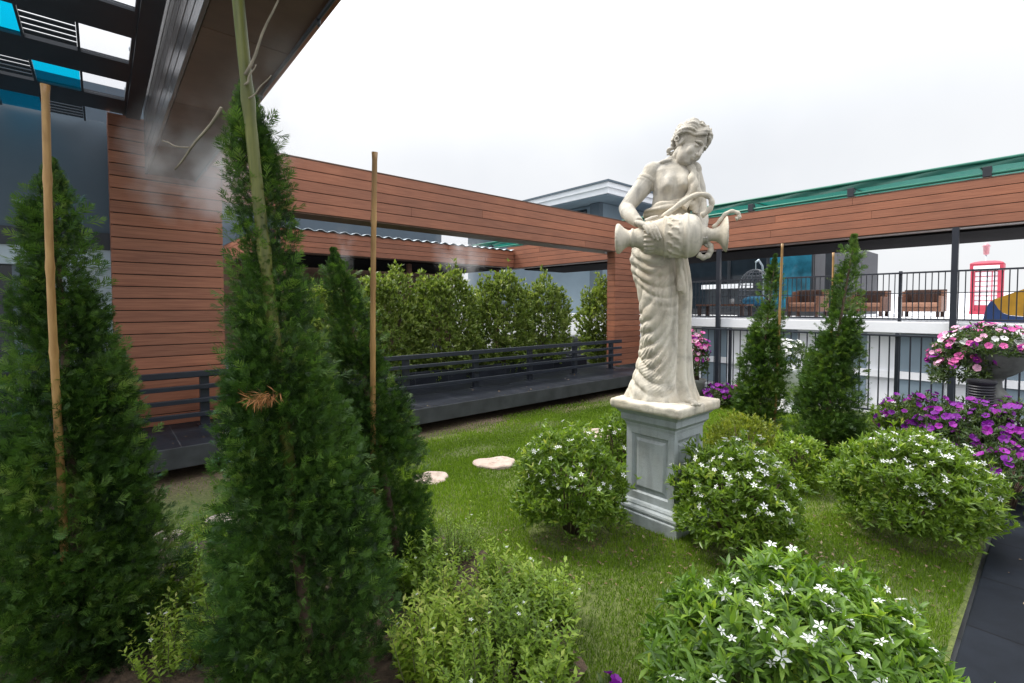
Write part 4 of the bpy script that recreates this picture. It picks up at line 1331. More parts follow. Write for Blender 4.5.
def conifer(name, label, base, lean, hgt, prof, nspray, size, mat, group, nclump=120, lo=False, seed=1, dead=None):
    rng = np.random.default_rng(seed)
    bx, by = base
    t = thing(name, label, 'conifer', (bx, by, 0), group)
    lean = np.array([lean[0], lean[1], 0.0])
    pt = np.array([p[0] for p in prof]); pr = np.array([p[1] for p in prof])
    axis = lambda tt: np.array([bx, by, 0]) + tt[:, None] * np.array([0, 0, hgt]) + (tt ** 1.3)[:, None] * lean
    mb = MB()
    zt = np.linspace(0, .97, 12)
    ap = axis(zt)
    mb.tube([tuple(p) for p in ap], list(.022 * (1 - zt) + .005), 8)
    mb.build('trunk', M['bark'], t, True)
    f = Fol()
    dens = pr + .02
    # clumps with their own reach and tone
    u = rng.uniform(0, 1, nclump * 4)
    keep = rng.uniform(0, dens.max(), nclump * 4) < np.interp(u, pt, dens)
    ct = u[keep][:nclump]
    ct = np.concatenate([ct, np.linspace(.82, 1.0, max(6, nclump // 14))])
    ca = rng.uniform(0, 2 * math.pi, len(ct))
    creach = rng.uniform(.62, 1.22, len(ct)); ctone = rng.normal(.40, .22, len(ct))
    per = nspray // len(ct)
    ci = np.repeat(np.arange(len(ct)), per)
    n = len(ci)
    r = np.interp(ct, pt, pr)
    spread = .055 + .14 * r[ci]
    tt = np.clip(ct[ci] + rng.normal(0, 1, n) * .028, 0.01, 1.0)
    rr = np.interp(tt, pt, pr)
    a = ca[ci] + rng.normal(0, 1, n) * (.10 + .10 / np.maximum(rr, .06) * .35)
    rho = rr * creach[ci] * np.clip(1 - np.abs(rng.normal(0, .33, n)), .06, 1)
    out = np.stack([np.cos(a), np.sin(a), np.zeros(n)], 1)
    s_len = size * rng.uniform(.65, 1.3, n) * np.clip(rr / .2, .55, 1)
    pos = axis(tt) + out * (np.maximum(rho - s_len * .45, 0))[:, None]
    d = out * rng.uniform(.35, 1.1, n)[:, None] + np.array([0, 0, 1.0]) * rng.uniform(.15, 1.0, n)[:, None] + rng.normal(0, .28, (n, 3))
    d[tt > .93] += np.array([0, 0, 1.4])
    rot = frames(d, out * .8 + np.array([0, 0, .6]), .55, rng)
    tone = ctone[ci] + rng.normal(0, .14, n)
    lib = SPRAYS_LO if lo else SPRAYS
    pick = rng.integers(0, len(lib), n)
    for k, (tv, tf) in enumerate(lib):
        q = pick == k
        f.add(tv, tf, pos[q], rot[q], s_len[q], tone[q])
    # long stray shoots breaking the outline
    m_ = max(20, n // 40)
    tt = rng.uniform(.05, .95, m_); a = rng.uniform(0, 2 * math.pi, m_); rr = np.interp(tt, pt, pr)
    out = np.stack([np.cos(a), np.sin(a), np.zeros(m_)], 1)
    d = out + np.array([0, 0, 1.0]) * rng.uniform(.3, 1.0, m_)[:, None] + rng.normal(0, .2, (m_, 3))
    f.add(*lib[0], axis(tt) + out * (rr * rng.uniform(.85, 1.08, m_))[:, None], frames(d, None, .5, rng), size * rng.uniform(.8, 1.5, m_), rng.uniform(.4, .95, m_))
    f.build('foliage', mat, t)
    if dead:
        q = Fol(); n = 170
        c = np.array(dead)
        nd_v = np.array([(0, 0, 0), (.035, .45, .06), (0, 1, -.06), (-.035, .45, .06)]); nd_f = np.array([(0, 1, 2, 3)])
        pos = c + rng.normal(0, 1, (n, 3)) * np.array([.006, .006, .007]) + rng.normal(0, .022, n)[:, None] * np.array([RV[0], RV[1], .25])
        d = rng.normal(0, .42, (n, 3)) + np.array([-.35 * FV[0] - .2 * RV[0], -.35 * FV[1] - .2 * RV[1], -.75])
        k_ = n // 5
        d[:k_] = rng.normal(0, .4, (k_, 3)) + np.array([-.7 * RV[0] - .3 * FV[0], -.7 * RV[1] - .3 * FV[1], .15])
        q.add(nd_v, nd_f, pos, frames(d, None, .8, rng), np.full(n, .040) * rng.uniform(.4, 1.3, n), rng.uniform(0, 1, n))
        q.build('dead_patch', M['dead'], t)
    return t


def lean_v(k): return (RV[0] * k, RV[1] * k)


GC = 'slender conifers planted round the lawn'
def b2(px, d):
    p = at(px, d); return (p[0], p[1])


conifer('conifer_tree', 'dark broad conifer with a thin dry bamboo stake before the slate wall', b2(72, 2.02), lean_v(-.07), 2.10,
        ((0, .36), (.15, .37), (.3, .32), (.42, .265), (.53, .215), (.62, .175), (.75, .13), (.9, .095), (.97, .05), (1, .02)), 24000, .050, M['conifer_near'], GC, 210, seed=3)
p_ = at(262, 1.5)
conifer('conifer_tree', 'tall dark conifer tied to a thick green bamboo pole in front of the timber column', b2(304, 1.82), lean_v(-.21), 2.33,
        ((0, .32), (.16, .335), (.33, .285), (.45, .215), (.55, .18), (.65, .15), (.72, .105), (.84, .10), (.92, .075), (.98, .045), (1, .02)), 28000, .046, M['conifer_near'], GC, 250, seed=4,
        dead=(p_[0], p_[1], 1.215))
conifer('conifer_tree', 'narrow conifer leaning behind the green bamboo pole with a dry stake against it', b2(396, 2.62), lean_v(-.34), 1.80,
        ((0, .19), (.2, .225), (.45, .21), (.65, .17), (.82, .11), (.95, .06), (1, .02)), 16000, .048, M['conifer_near'], GC, 150, seed=5)
conifer('conifer_tree', 'small conical cypress with a dry stake behind the golden shrub', b2(760, 6.0), lean_v(.18), 2.13,
        ((0, .20), (.08, .30), (.25, .29), (.45, .22), (.65, .15), (.85, .09), (1, .03)), 7500, .072, M['conifer_far'], GC, 110, True, seed=6)
conifer('conifer_tree', 'bright conical cypress whose tip leans over beside the terrace fence', b2(826, 4.6), lean_v(.26), 2.17,
        ((0, .26), (.06, .315), (.2, .31), (.4, .25), (.6, .17), (.78, .115), (.92, .075), (1, .03)), 11500, .060, M['conifer_far'], GC, 150, True, seed=8)


# bamboo stakes
def stake(label, p0, p1, r, mat, nodes=7, twigs=()):
    t = thing('bamboo_stake', label, 'bamboo stake', p0, 'bamboo stakes supporting the conifers')
    P0, P1 = Vector(p0), Vector(p1)
    pts, rad = [], []
    n = nodes * 8
    for i in range(n + 1):
        t_ = i / n
        q = P0.lerp(P1, t_)
        w = (t_ * nodes) % 1
        bul = 1.18 if i % 8 == 0 else (.98 if i % 8 in (1, 7) else 1.0)
        q = q + Vector((math.sin(t_ * 7) * .004, math.cos(t_ * 5) * .004, 0))
        pts.append(q); rad.append(r * bul * (1 - .18 * t_))
    mb = MB(); mb.tube(pts, rad, 14); mb.build('culm', M[mat], t, True)
    for (a, b, rr) in twigs:
        mb = MB()
        A, B = Vector(a), Vector(b)
        mb.tube([A.lerp(B, q) + Vector((math.sin(q * 9) * .004, 0, math.cos(q * 7) * .004)) for q in np.linspace(0, 1, 9)], list(np.linspace(rr, rr * .5, 9)), 7)
        mb.build('twig', M['stem_dry'], t, True)
    return t


def atz(px, py, d):
    p = at(px, d); return (p[0], p[1], 1.5 + (307 - py) / 475 * d)


stake('thin dry bamboo stake in the broad dark conifer by the slate wall', atz(56, 655, 2.00), atz(52, 88, 1.72), .0145, 'bamboo')
stake('thick green bamboo pole tied to the tall conifer', atz(303, 660, 1.86), atz(239, -50, 1.68), .0235, 'bamboo_green', 5,
      ((atz(250, 80, 1.68), atz(286, 0, 1.74), .0055), (atz(253, 103, 1.68), atz(275, 80, 1.70), .003), (atz(226, 112, 1.74), atz(178, 172, 1.82), .006), (atz(194, 151, 1.80), atz(166, 144, 1.80), .0035), (atz(249, 90, 1.68), atz(260, 70, 1.69), .004)))
stake('dry bamboo stake standing against the narrow leaning conifer', atz(369, 575, 2.58), atz(376, 154, 2.3), .0155, 'bamboo')
stake('dry stake in the small conical cypress behind the golden shrub', atz(777, 424, 5.95), atz(781, 244, 5.75), .016, 'bamboo', 5)
stake('dry stake close to the leaning cypress', atz(832, 452, 4.68), atz(832, 253, 4.75), .012, 'bamboo', 5)

# ------------------------------------------------------------------ broadleaf shrubs
PET = []
def flower_pin(np_=5, w=.46, cup=.12):
    vs, fs = [], []
    for k in range(np_):
        a = 2 * math.pi * k / np_
        c, s = math.cos(a), math.sin(a)
        for (u, v, z) in ((.05, 0, 0), (.55, w / 2, cup), (1, .06, cup * .6), (.55, -w / 2, cup)):
            vs.append((u * c - v * s, u * s + v * c, z))
        b = 4 * k; fs.append((b, b + 1, b + 2, b + 3))
    return vs, fs
def flower_disc(cup=.25, lob=5):
    vs = [(0, 0, -.25)]
    n = lob * 4
    for k in range(n):
        a = 2 * math.pi * k / n
        r = 1 - .14 * (1 if k % 4 == 0 else 0) + .04 * math.sin(k * 2.7)
        vs.append((r * math.cos(a), r * math.sin(a), cup * (.75 + .25 * math.sin(k * 1.7))))
    fs = [(0, 1 + k, 1 + (k + 1) % n, 1 + (k + 2) % n) for k in range(0, n, 2)]
    return vs, fs
def fl_mesh(name, vf, mat):
    me = bpy.data.meshes.new(name); me.from_pydata(vf[0], [], vf[1]); me.materials.append(M[mat]); me.update(); return me
FLM = {
    'white': fl_mesh('white_flower', flower_pin(), 'petal_white'),
    'white_round': fl_mesh('white_petunia', flower_disc(), 'petal_white'),
    'pink': fl_mesh('pink_petunia', flower_disc(.22), 'petal_pink'),
    'blush': fl_mesh('pale_petunia', flower_disc(.22), 'petal_blush'),
    'purple': fl_mesh('purple_petunia', flower_disc(.22), 'petal_purple'),
    'magenta': fl_mesh('magenta_petunia', flower_disc(.22), 'petal_magenta'),
}


def put_flowers(parent, pos, nrm, size, kind, rng, name='flower'):
    off = np.array(wloc(parent))
    pos = np.asarray(pos) - off
    rot = frames(np.cross(nrm, rng.normal(0, 1, nrm.shape)), nrm, .25, rng)
    for i in range(min(len(pos), 100)):
        o = bpy.data.objects.new(name, FLM[kind if isinstance(kind, str) else kind[i % len(kind)]])
        COL.objects.link(o); o.parent = parent
        s = size * rng.uniform(.75, 1.25)
        mt = Matrix([list(rot[i][r]) for r in range(3)]).to_4x4()
        o.matrix_basis = Matrix.Translation(pos[i]) @ mt @ Matrix.Scale(s, 4)


def dome(n, rx, ry, hz, z0, rng, lump, tmin=-.15):
    """points and normals over a lumpy dome"""
    v = rng.normal(0, 1, (n * 3, 3)); v /= np.linalg.norm(v, axis=1, keepdims=True)
    v = v[v[:, 2] > tmin][:n]
    k1, k2 = lump
    l = 1 + .10 * np.sin(v[:, 0] * 5 + k1) * np.cos(v[:, 1] * 5 + k2) + .09 * np.sin(v[:, 2] * 8 + v[:, 0] * 7 + k2) + rng.normal(0, .055, len(v)) + .12 * (rng.uniform(0, 1, len(v)) < .06)
    depth = 1 - np.abs(rng.normal(0, .16, len(v)))
    p = v * np.array([rx, ry, hz]) * (l * depth)[:, None]
    p[:, 2] += z0
    return p, v, depth


def shrub(label, c, rx, ry, h, nshoot, leaf, per, mat, nfl, fl_size, seed, fl='white', group='white flowered shrubs round the pedestal', tmpl=None, tmin=-.45, skirt=.42, name='flowering_shrub', cat='shrub', tilt=(25, 75), z0b=0.0, stems=True):
    rng = np.random.default_rng(seed)
    t = thing(name, label, cat, (c[0], c[1], z0b), group)
    zc = h * skirt
    p, v, dep = dome(nshoot, rx, ry, h - zc, zc, rng, (seed * 1.3, seed * .7), tmin)
    p[:, 2] = np.where(p[:, 2] < zc, zc + (p[:, 2] - zc) * (zc / (h - zc)) * 1.25, p[:, 2])
    p = p + np.array([c[0], c[1], z0b])
    n = len(p)
    f = Fol()
    tv, tf = tmpl or LEAF
    sd = v * .8 + np.array([0, 0, .75]) + rng.normal(0, .3, (n, 3))
    sd /= np.linalg.norm(sd, axis=1, keepdims=True)
    fr = frames(sd, None, .6, rng)                       # column 1 = shoot axis
    tone0 = rng.normal(.42, .17, n)
    for k in range(per):
        az = k * 2.399 + rng.uniform(0, .8, n)
        el = np.radians(rng.uniform(tilt[0], tilt[1], n)) * (1 if k > 1 else .45)
        d = fr[:, :, 1] * np.cos(el)[:, None] + (fr[:, :, 0] * np.cos(az)[:, None] + fr[:, :, 2] * np.sin(az)[:, None]) * np.sin(el)[:, None]
        pos = p - fr[:, :, 1] * (leaf * .35 * rng.uniform(0, 1.4, n))[:, None]
        f.add(tv, tf, pos, frames(d, fr[:, :, 1], .25, rng), leaf * rng.uniform(.6, 1.2, n), tone0 + rng.normal(0, .12, n) + (.16 if k < 2 else 0))
    f.build('foliage', M[mat], t)
    mb = MB()
    for k in range(16):
        a = rng.uniform(0, 6.28); r0 = rng.uniform(0, .06); r1 = rng.uniform(.3, .8)
        mb.tube([(c[0] + r0 * math.cos(a), c[1] + r0 * math.sin(a), z0b - .01), (c[0] + rx * r1 * .5 * math.cos(a), c[1] + ry * r1 * .5 * math.sin(a), z0b + h * .35), (c[0] + rx * r1 * math.cos(a), c[1] + ry * r1 * math.sin(a), z0b + h * .72)], [.008, .006, .003], 6)
    if stems: mb.build('stem', M['bark'], t, True)
    if nfl:
        ok = np.where((v[:, 2] > .05) & (dep > .9))[0]
        cam_side = -(v[ok, 0] * FV[0] + v[ok, 1] * FV[1]) + v[ok, 2] * 1.25 + rng.uniform(0, 1.0, len(ok))
        ok = ok[np.argsort(-cam_side)][: nfl * 3]
        rng.shuffle(ok)
        ok = ok[:nfl]
        face = sd[ok] if fl == 'white' else v[ok] * 1.3 + np.array([-.35 * FV[0], -.35 * FV[1], .3])
        put_flowers(t, p[ok] + sd[ok] * leaf * .55, face + rng.normal(0, .28, (len(ok), 3)), fl_size, fl, rng)
    return t


shrub('round flowering shrub beside the lawn face of the pedestal', b2(570, 3.12), .37, .35, .70, 1700, .046, 6, 'bush', 50, .018, 21)
shrub('white flowered shrub half hiding the corner of the pedestal', b2(738, 2.92), .36, .35, .66, 1700, .048, 6, 'bush', 100, .021, 22)
shrub('wide white flowered shrub beside the dark path and purple petunias', b2(915, 3.10), .42, .44, .66, 2300, .048, 6, 'bush', 100, .021, 23)
shrub('big glossy long leaved flowering shrub closest to the camera', b2(805, 1.60), .50, .44, .515, 1900, .057, 8, 'bush_front', 90, .022, 24, tmpl=LEAF_LONG, tilt=(35, 85))
shrub('small white flowered shrub tucked behind the round one', b2(622, 4.1), .20, .2, .62, 420, .05, 6, 'bush', 14, .022, 25)
shrub('low white flowered shrub behind the wide one by the fence', b2(905, 4.7), .42, .38, .50, 900, .05, 6, 'bush', 30, .022, 26)
# golden shrub and light herbs
shrub('golden leaved clipped shrub just behind the pedestal', b2(745, 4.35), .36, .32, .50, 1500, .036, 6, 'duranta', 0, 0, 27, group=None, name='golden_shrub', tilt=(10, 50))
shrub('pale green weedy shrub in front of the leaning cypress', b2(800, 3.95), .24, .22, .42, 700, .042, 6, 'herb', 6, .016, 28, group=None, name='pale_shrub')

# clipped hedge shrubs behind the railing
for k, (px, d, rx, h, n, lab) in enumerate(((338, 6.45, .52, 1.40, 2000, 'clipped hedge shrub half hidden by the narrow leaning conifer'), (398, 6.95, .52, 1.62, 2200, 'dense clipped hedge shrub next to the dry bamboo stake'),
        (456, 7.65, .64, 1.66, 2900, 'widest clipped hedge shrub with pale rounded top'), (514, 8.5, .64, 1.70, 2900, 'clipped hedge shrub below the meeting of the far fascias'),
        (556, 9.2, .52, 1.66, 1900, 'thin yellowish hedge shrub with open crown before the gap'), (621, 10.3, .56, 1.68, 2200, 'last clipped hedge shrub beside the timber corner column'))):
    c = b2(px, d); c = (c[0], 6.74)
    shrub(lab, c, rx * 1.06, .46, h + .12, int(n * 1.15), .075, 7, 'hedge', 0, 0, 40 + k, group='clipped hedge shrubs behind the railing', tmpl=LEAF_LO, skirt=.45, name='hedge_shrub', tmin=-.95, tilt=(10, 60), z0b=.28)


# herb bed with upright leafy stems
def herb(label, c, r, h, ns, seed, mat='herb', fl=4, lf=.036):
    rng = np.random.default_rng(seed)
    t = thing('herb_plant', label, 'herb', (c[0], c[1], 0), 'leafy herbs in the bed before the conifers')
    f = Fol(); mb = MB()
    tips = []
    off = rng.uniform(-.24, .22); lf = lf * rng.uniform(.72, 1.2)
    for i in range(ns):
        a = rng.uniform(0, 6.28); q = r * .92 * math.sqrt(rng.uniform(0, 1))
        b = np.array([c[0] + q * math.cos(a) * .7, c[1] + q * math.sin(a) * .7, -.01])
        hh = h * rng.uniform(.55, 1.12) * (1 - .3 * q / r)
        tip = b + np.array([math.cos(a) * q * .6, math.sin(a) * q * .6, hh]) + rng.normal(0, .025, 3)
        if i % 2 == 0:
            mb.tube([tuple(b), tuple((b + tip) / 2 + rng.normal(0, .01, 3)), tuple(tip)], [.0028, .0022, .001], 4, False)
        nl = int(hh / .0085)
        tt = np.linspace(.22, 1, nl) + rng.normal(0, .01, nl)
        pos = b + (tip - b) * tt[:, None]
        az = np.arange(nl) * 2.4 + rng.uniform(0, 6)
        d = np.stack([np.cos(az), np.sin(az), rng.uniform(.2, 1.1, nl)], 1)
        f.add(*LEAF_LO, pos, frames(d, None, .3, rng), lf * rng.uniform(.6, 1.3, nl) * (1.15 - .4 * tt), .30 + off + .35 * tt + rng.normal(0, .15, nl))
        tips.append(tip)
    f.build('foliage', M[mat], t)
    mb.build('stem', M['stem'], t)
    if fl:
        tips = np.array(tips); rng.shuffle(tips)
        put_flowers(t, tips[:fl] + np.array([0, 0, .006]), np.tile([0, 0, 1.0], (fl, 1)) + rng.normal(0, .3, (fl, 3)), .009, 'white', rng)
    return t


HB = [(452, 2.75, .17, .30, 55, 'yellowish herb plant at the lawn edge behind the others'), (425, 2.35, .15, .34, 50, 'pale herb plant close to the narrow conifer foot'),
      (500, 2.35, .16, .30, 55, 'herb plant between the lawn and the dark gap in the bed'), (548, 2.22, .14, .26, 50, 'brownish topped herb plant at the lawn corner of the bed'),
      (455, 2.02, .16, .36, 60, 'tall bright herb plant in the middle of the bed'), (515, 1.98, .16, .33, 60, 'bushy bright green herb plant by the lawn edge'),
      (425, 1.82, .15, .34, 55, 'herb plant beside the foot of the tall conifer'), (480, 1.74, .16, .32, 60, 'low dense herb plant at the bottom edge of the bed'), (548, 1.80, .14, .24, 46, 'small sprawling herb plant at the bed corner'),
      (205, 2.5, .16, .34, 50, 'dim herb plant between the two dark conifers'), (172, 2.2, .15, .30, 46, 'herb plant with white blooms below the broad conifer'), (215, 2.0, .15, .30, 50, 'bright herb plant between the bases of the dark conifers'), (160, 1.9, .14, .26, 46, 'low herb plant at the foot of the broad conifer')]
for k, (px, d, r, h, ns, lab) in enumerate(HB):
    herb(lab, b2(px, d), r * .95, h * 1.08, ns, 60 + k)
# planting bed soil
bed = [b2(-60, 1.3), b2(590, 1.3), b2(585, 1.9), b2(560, 2.35), b2(500, 2.75), b2(440, 3.0), b2(330, 2.95), b2(150, 2.95), b2(-60, 2.6)]
mb = MB()
def wav(p, q, n=8): return [(p[0] + (q[0] - p[0]) * i / n + .02 * math.sin(i * 2.3 + p[0] * 9), p[1] + (q[1] - p[1]) * i / n + .02 * math.cos(i * 1.9 + p[1] * 7)) for i in range(n)]
outl = []
for i in range(len(bed)): outl += wav(bed[i], bed[(i + 1) % len(bed)])
outl = [p for p in outl]
mb.add([(x, max(y, BED_Y0 + .01), .022) for x, y in outl], [tuple(range(len(outl)))])
tag(mb.build('bed_soil', M['soil']), kind='structure')

# one purple petunia by the bed corner
def petunia(label, c, z, rx, ry, h, nleaf, nfl, kinds, size, seed, group=None, names='petunia_plant', tmin=-.5, skirt=.45):
    return shrub(label, c, rx, ry, h, nleaf, .045, 5, 'petunia_leaf', nfl, size, seed, fl=kinds, group=group, skirt=skirt, name=names, cat='petunia', tmin=tmin, z0b=z, stems=z < .3)


petunia('tiny purple petunia on the lawn beside the big glossy shrub', b2(612, 1.72), 0, .05, .05, .10, 22, 4, ['purple'], .022, 81)

# ------------------------------------------------------------------ petunia urn and purple petunia bed
UX, UY, _ = at(996, 4.6)
ur = thing('stone_urn', 'grey stone urn brimming with pink and white petunias', 'urn', (UX, UY, .0))
mb = MB(); mb.lathe([(.15, -.02), (.15, .05), (.11, .08), (.10, .12), (.10, .54), (.13, .57), (.13, .62)], 28, (UX, UY, 0)); mb.build('foot', M['urn_grey'], ur, False)
mb = MB()
mb.lathe([(r_, z_ + .12) for r_, z_ in [(.12, .501), (.13, .52), (.10, .55), (.065, .60), (.06, .66), (.08, .69), (.09, .70), (.14, .73), (.21, .79), (.26, .87), (.285, .95), (.30, .985), (.315, .995), (.315, 1.02), (.30, 1.03), (.27, 1.03), (.26, 1.0), (.2, .97), (.01, .965)]], 40, (UX, UY, 0))
mb.build('bowl', M['urn_grey'], ur, True)
uc = (UX, UY)
petunia('mass of pink and white petunias overflowing the grey stone urn', (UX, UY), 1.00, .47, .40, .31, 1100, 100, ['pink', 'white_round', 'pink', 'blush', 'magenta', 'white_round', 'blush'], .031, 82, tmin=-.3, skirt=.3)
p = at(962, 4.68)
petunia('pink petunia trail spilling over the side of the urn', (p[0], p[1]), .66, .27, .24, .50, 600, 95, ['pink', 'pink', 'magenta', 'blush'], .030, 83)
# purple petunias round its foot
for k, (px, d, rx, h, nl, nf, lab) in enumerate(((925, 4.55, .30, .60, 650, 45, 'purple petunia mound nearest to the black fence'), (975, 4.05, .34, .62, 800, 70, 'purple petunia mound below the black ribbed pot'),
                                     (1022, 3.85, .34, .66, 800, 70, 'deep purple petunia mound at the edge of the photo'), (1012, 3.45, .26, .42, 500, 22, 'low purple petunia mound next to the dark path'), (905, 4.95, .22, .5, 420, 20, 'leafy purple petunia at the fence foot'))):
    petunia(lab, b2(px, d), 0, rx * 1.12, rx * 1.12, h * 1.08, int(nl * 1.2), min(100, int(nf * 1.6)), ['purple', 'magenta', 'purple'], .029, 85 + k, 'purple petunias round the urn')
# black ribbed pot in front of the urn
bx_, by_, _ = at(984, 4.30)
mb = MB()
pr_ = [(.075, .50)]
for k in range(9): pr_ += [(.085, .51 + k * .024), (.098, .522 + k * .024)]
pr_ += [(.104, .73), (.104, .745), (.09, .745), (.08, .70), (.01, .70)]
pr_ = [(r_, z_ + .09) for r_, z_ in pr_]
mb.lathe([(.06, -.02), (.06, .55), (.07, .57)] + pr_, 28, (bx_, by_, 0))
tag(mb.build('ribbed_pot', M['pot_black'], None, False), 'black ribbed pot standing in front of the stone urn', 'pot')


# white pot with white flowers near the fence, pink petunias beside the statue
wx, wy, _ = at(790, 6.75)
wp = thing('white_pot', 'white pedestal pot with white blooms between the two cypresses', 'pot', (wx, wy, 0))
mb = MB(); mb.lathe([(.15, -.02), (.15, .04), (.10, .07), (.085, .2), (.09, .27), (.14, .33), (.20, .42), (.23, .55), (.245, .60), (.245, .63), (.22, .63), (.2, .6), (.01, .58)], 32, (wx, wy, 0)); mb.build('bowl', M['white_gloss'], wp, True)
petunia('white petunias growing out of the white pedestal pot', (wx, wy), .52, .34, .30, .50, 560, 60, ['white_round'], .038, 91)
qx, qy, _ = at(697, 7.5)
mb = MB(); mb.lathe([(.12, -.02), (.13, .30), (.16, .36), (.15, .36), (.14, .33), (.01, .33)], 28, (qx, qy, 0))
tag(mb.build('flower_pot', M['urn_grey'], None, True), 'grey flower pot under pink petunias behind the statue', 'pot')
petunia('tall column of pink petunias behind the statue robe', (qx, qy), .28, .2, .18, .80, 520, 80, ['pink', 'magenta', 'pink', 'blush'], .034, 92)
petunia('low magenta petunias at the fence foot behind the statue', b2(722, 7.2), 0, .30, .22, .30, 420, 50, ['magenta', 'purple'], .034, 93)
petunia('magenta petunias at the fence foot before the small cypress', b2(742, 7.0), 0, .2, .2, .34, 300, 30, ['magenta', 'purple', 'pink'], .034, 94)

# ------------------------------------------------------------------ stepping stones
for k, (px, py, w, h_, lab) in enumerate(((430, 481, .17, .14, 'rounded pinkish stepping stone nearest to the narrow conifer'), (495, 465, .19, .17, 'oval pale stepping stone in the middle of the lawn'),
        (600, 435, .22, .2, 'flat stepping stone close behind the round shrub'), (222, 523, .12, .10, 'small pinkish stone at the bare soil between conifers'), (163, 541, .09, .08, 'small white topped stone beside the broad conifer'))):
    d = 1.5 * 475 / (py - 307)
    c = b2(px, d)
    rs = random.Random(k)
    n = 26
    ph1, ph2 = rs.uniform(0, 6), rs.uniform(0, 6)
    vs, fs = [], []
    prof = [(1.0, -.02), (1.0, .008), (.95, .017), (.86, .021), (.4, .023)]
    for q, z in prof:
        for i in range(n):
            a = 2 * math.pi * i / n
            rr = q * (1 + .12 * math.sin(2 * a + ph1) + .08 * math.sin(3 * a + ph2) + .04 * math.sin(7 * a))
            x, y = w * rr * math.cos(a), h_ * rr * math.sin(a)
            vs.append((c[0] + RV[0] * x + FV[0] * y, c[1] + RV[1] * x + FV[1] * y, z + .004 * math.sin(5 * a + ph1)))
    for j in range(len(prof) - 1):
        for i in range(n): fs.append((j * n + i, j * n + (i + 1) % n, (j + 1) * n + (i + 1) % n, (j + 1) * n + i))
    fs += [tuple(reversed(range(n))), tuple(range((len(prof) - 1) * n, len(prof) * n))]
    mb = MB(); mb.add(vs, fs)
    tag(mb.build('stepping_stone', M['flagstone'], None, False), lab, 'stone', 'flat stones on the lawn')

# ------------------------------------------------------------------ grass
def inside(px_, py_, poly):
    r = np.zeros(len(px_), bool)
    n = len(poly)
    for i in range(n):
        x0, y0 = poly[i]; x1, y1 = poly[(i + 1) % n]
        c = ((y0 > py_) != (y1 > py_)) & (px_ < (x1 - x0) * (py_ - y0) / (y1 - y0 + 1e-12) + x0)
        r ^= c
    return r


NB = 700000
rng = np.random.default_rng(99)
gx = rng.uniform(0.2, 7.8, NB); gy = rng.uniform(BED_Y0 + .02, 5.0, NB)
dep = gx * FV[0] + gy * FV[1]
lat = (gx * RV[0] + gy * RV[1]) / np.maximum(dep, .1)
keep = (dep > 1.3) & (np.abs(lat) < 1.25)
keep &= rng.uniform(0, 1, NB) < np.clip(3.2 / dep, .3, 1)
bare = gy + 1.0 * (np.sin(gx * 2.1 + 1) * .25 + np.sin(gx * 5.3) * .12 + np.sin(gx * 11 + gy * 7) * .07)
keep &= rng.uniform(0, 1, NB) > np.clip((bare + .5 * np.clip(1.6 - gx, 0, 1.5) - 4.35) / .7, 0, .97)
patch = np.sin(gx * 3.1 + gy * 1.7) * np.sin(gy * 4.3 - gx * 1.1) + .6 * np.sin(gx * 7.7) * np.sin(gy * 8.9 + 1)
keep &= rng.uniform(0, 1, NB) > np.clip(patch - .5, 0, 1) * .8
keep &= rng.uniform(0, 1, NB) > .75 * np.clip(np.sin(gx * 2.3 + 1.2) * np.sin(gy * 6 + gx) * 1.6 - .4 + .8 * np.clip(.8 - gy, 0, .5), 0, 1)
for (px, d, r) in ((570, 3.12, .27), (738, 2.92, .25), (915, 3.1, .33), (806, 1.62, .34), (826, 4.6, .3), (760, 6, .3), (745, 4.35, .3), (905, 4.7, .3)):
    c = b2(px, d)
    keep &= ((gx - c[0]) ** 2 + (gy - c[1]) ** 2 > r * r) | (rng.uniform(0, 1, NB) < .22)
keep &= ~((np.abs(gx - PX) < .25) & (np.abs(gy - PY) < .25))
keep &= ~(inside(gx + rng.normal(0, .05, NB), gy + rng.normal(0, .05, NB), bed) & (rng.uniform(0, 1, NB) < .97))
for (px, py, w) in ((430, 481, .15), (495, 465, .17), (600, 435, .2), (222, 523, .1)):
    c = b2(px, 1.5 * 475 / (py - 307)); keep &= (gx - c[0]) ** 2 + (gy - c[1]) ** 2 > w * w * .8
gx, gy, patch, dep = gx[keep], gy[keep], patch[keep], dep[keep]
n = len(gx)
pos = np.stack([gx, gy, lawn_h(gx, gy) - .008], 1)
az = rng.uniform(0, 2 * math.pi, n); tl = np.abs(rng.normal(0, .5, n))
d = np.stack([np.cos(az) * tl, np.sin(az) * tl, np.ones(n)], 1)
tv = np.array([(-.5, 0, 0), (.5, 0, 0), (.42, .55, .05), (-.42, .55, .05), (.05, 1, .16), (-.05, 1, .16)], float)
tf = np.array([(0, 1, 2, 3), (3, 2, 4, 5)])
hgt = rng.uniform(.014, .034, n) * (1 + .25 * patch)
wid = rng.uniform(.0028, .0045, n) * np.clip(dep / 2.6, 1, 2.4)
f = Fol()
tone = .45 + .12 * np.sin(gx * 1.3 + gy * 2.1) + .1 * patch + rng.normal(0, .17, n)
f.add(tv, tf, pos, frames(d, None, .8, rng), np.stack([wid, hgt, hgt], 1), tone)
tag(f.build('grass', M['grass'], None), kind='stuff')

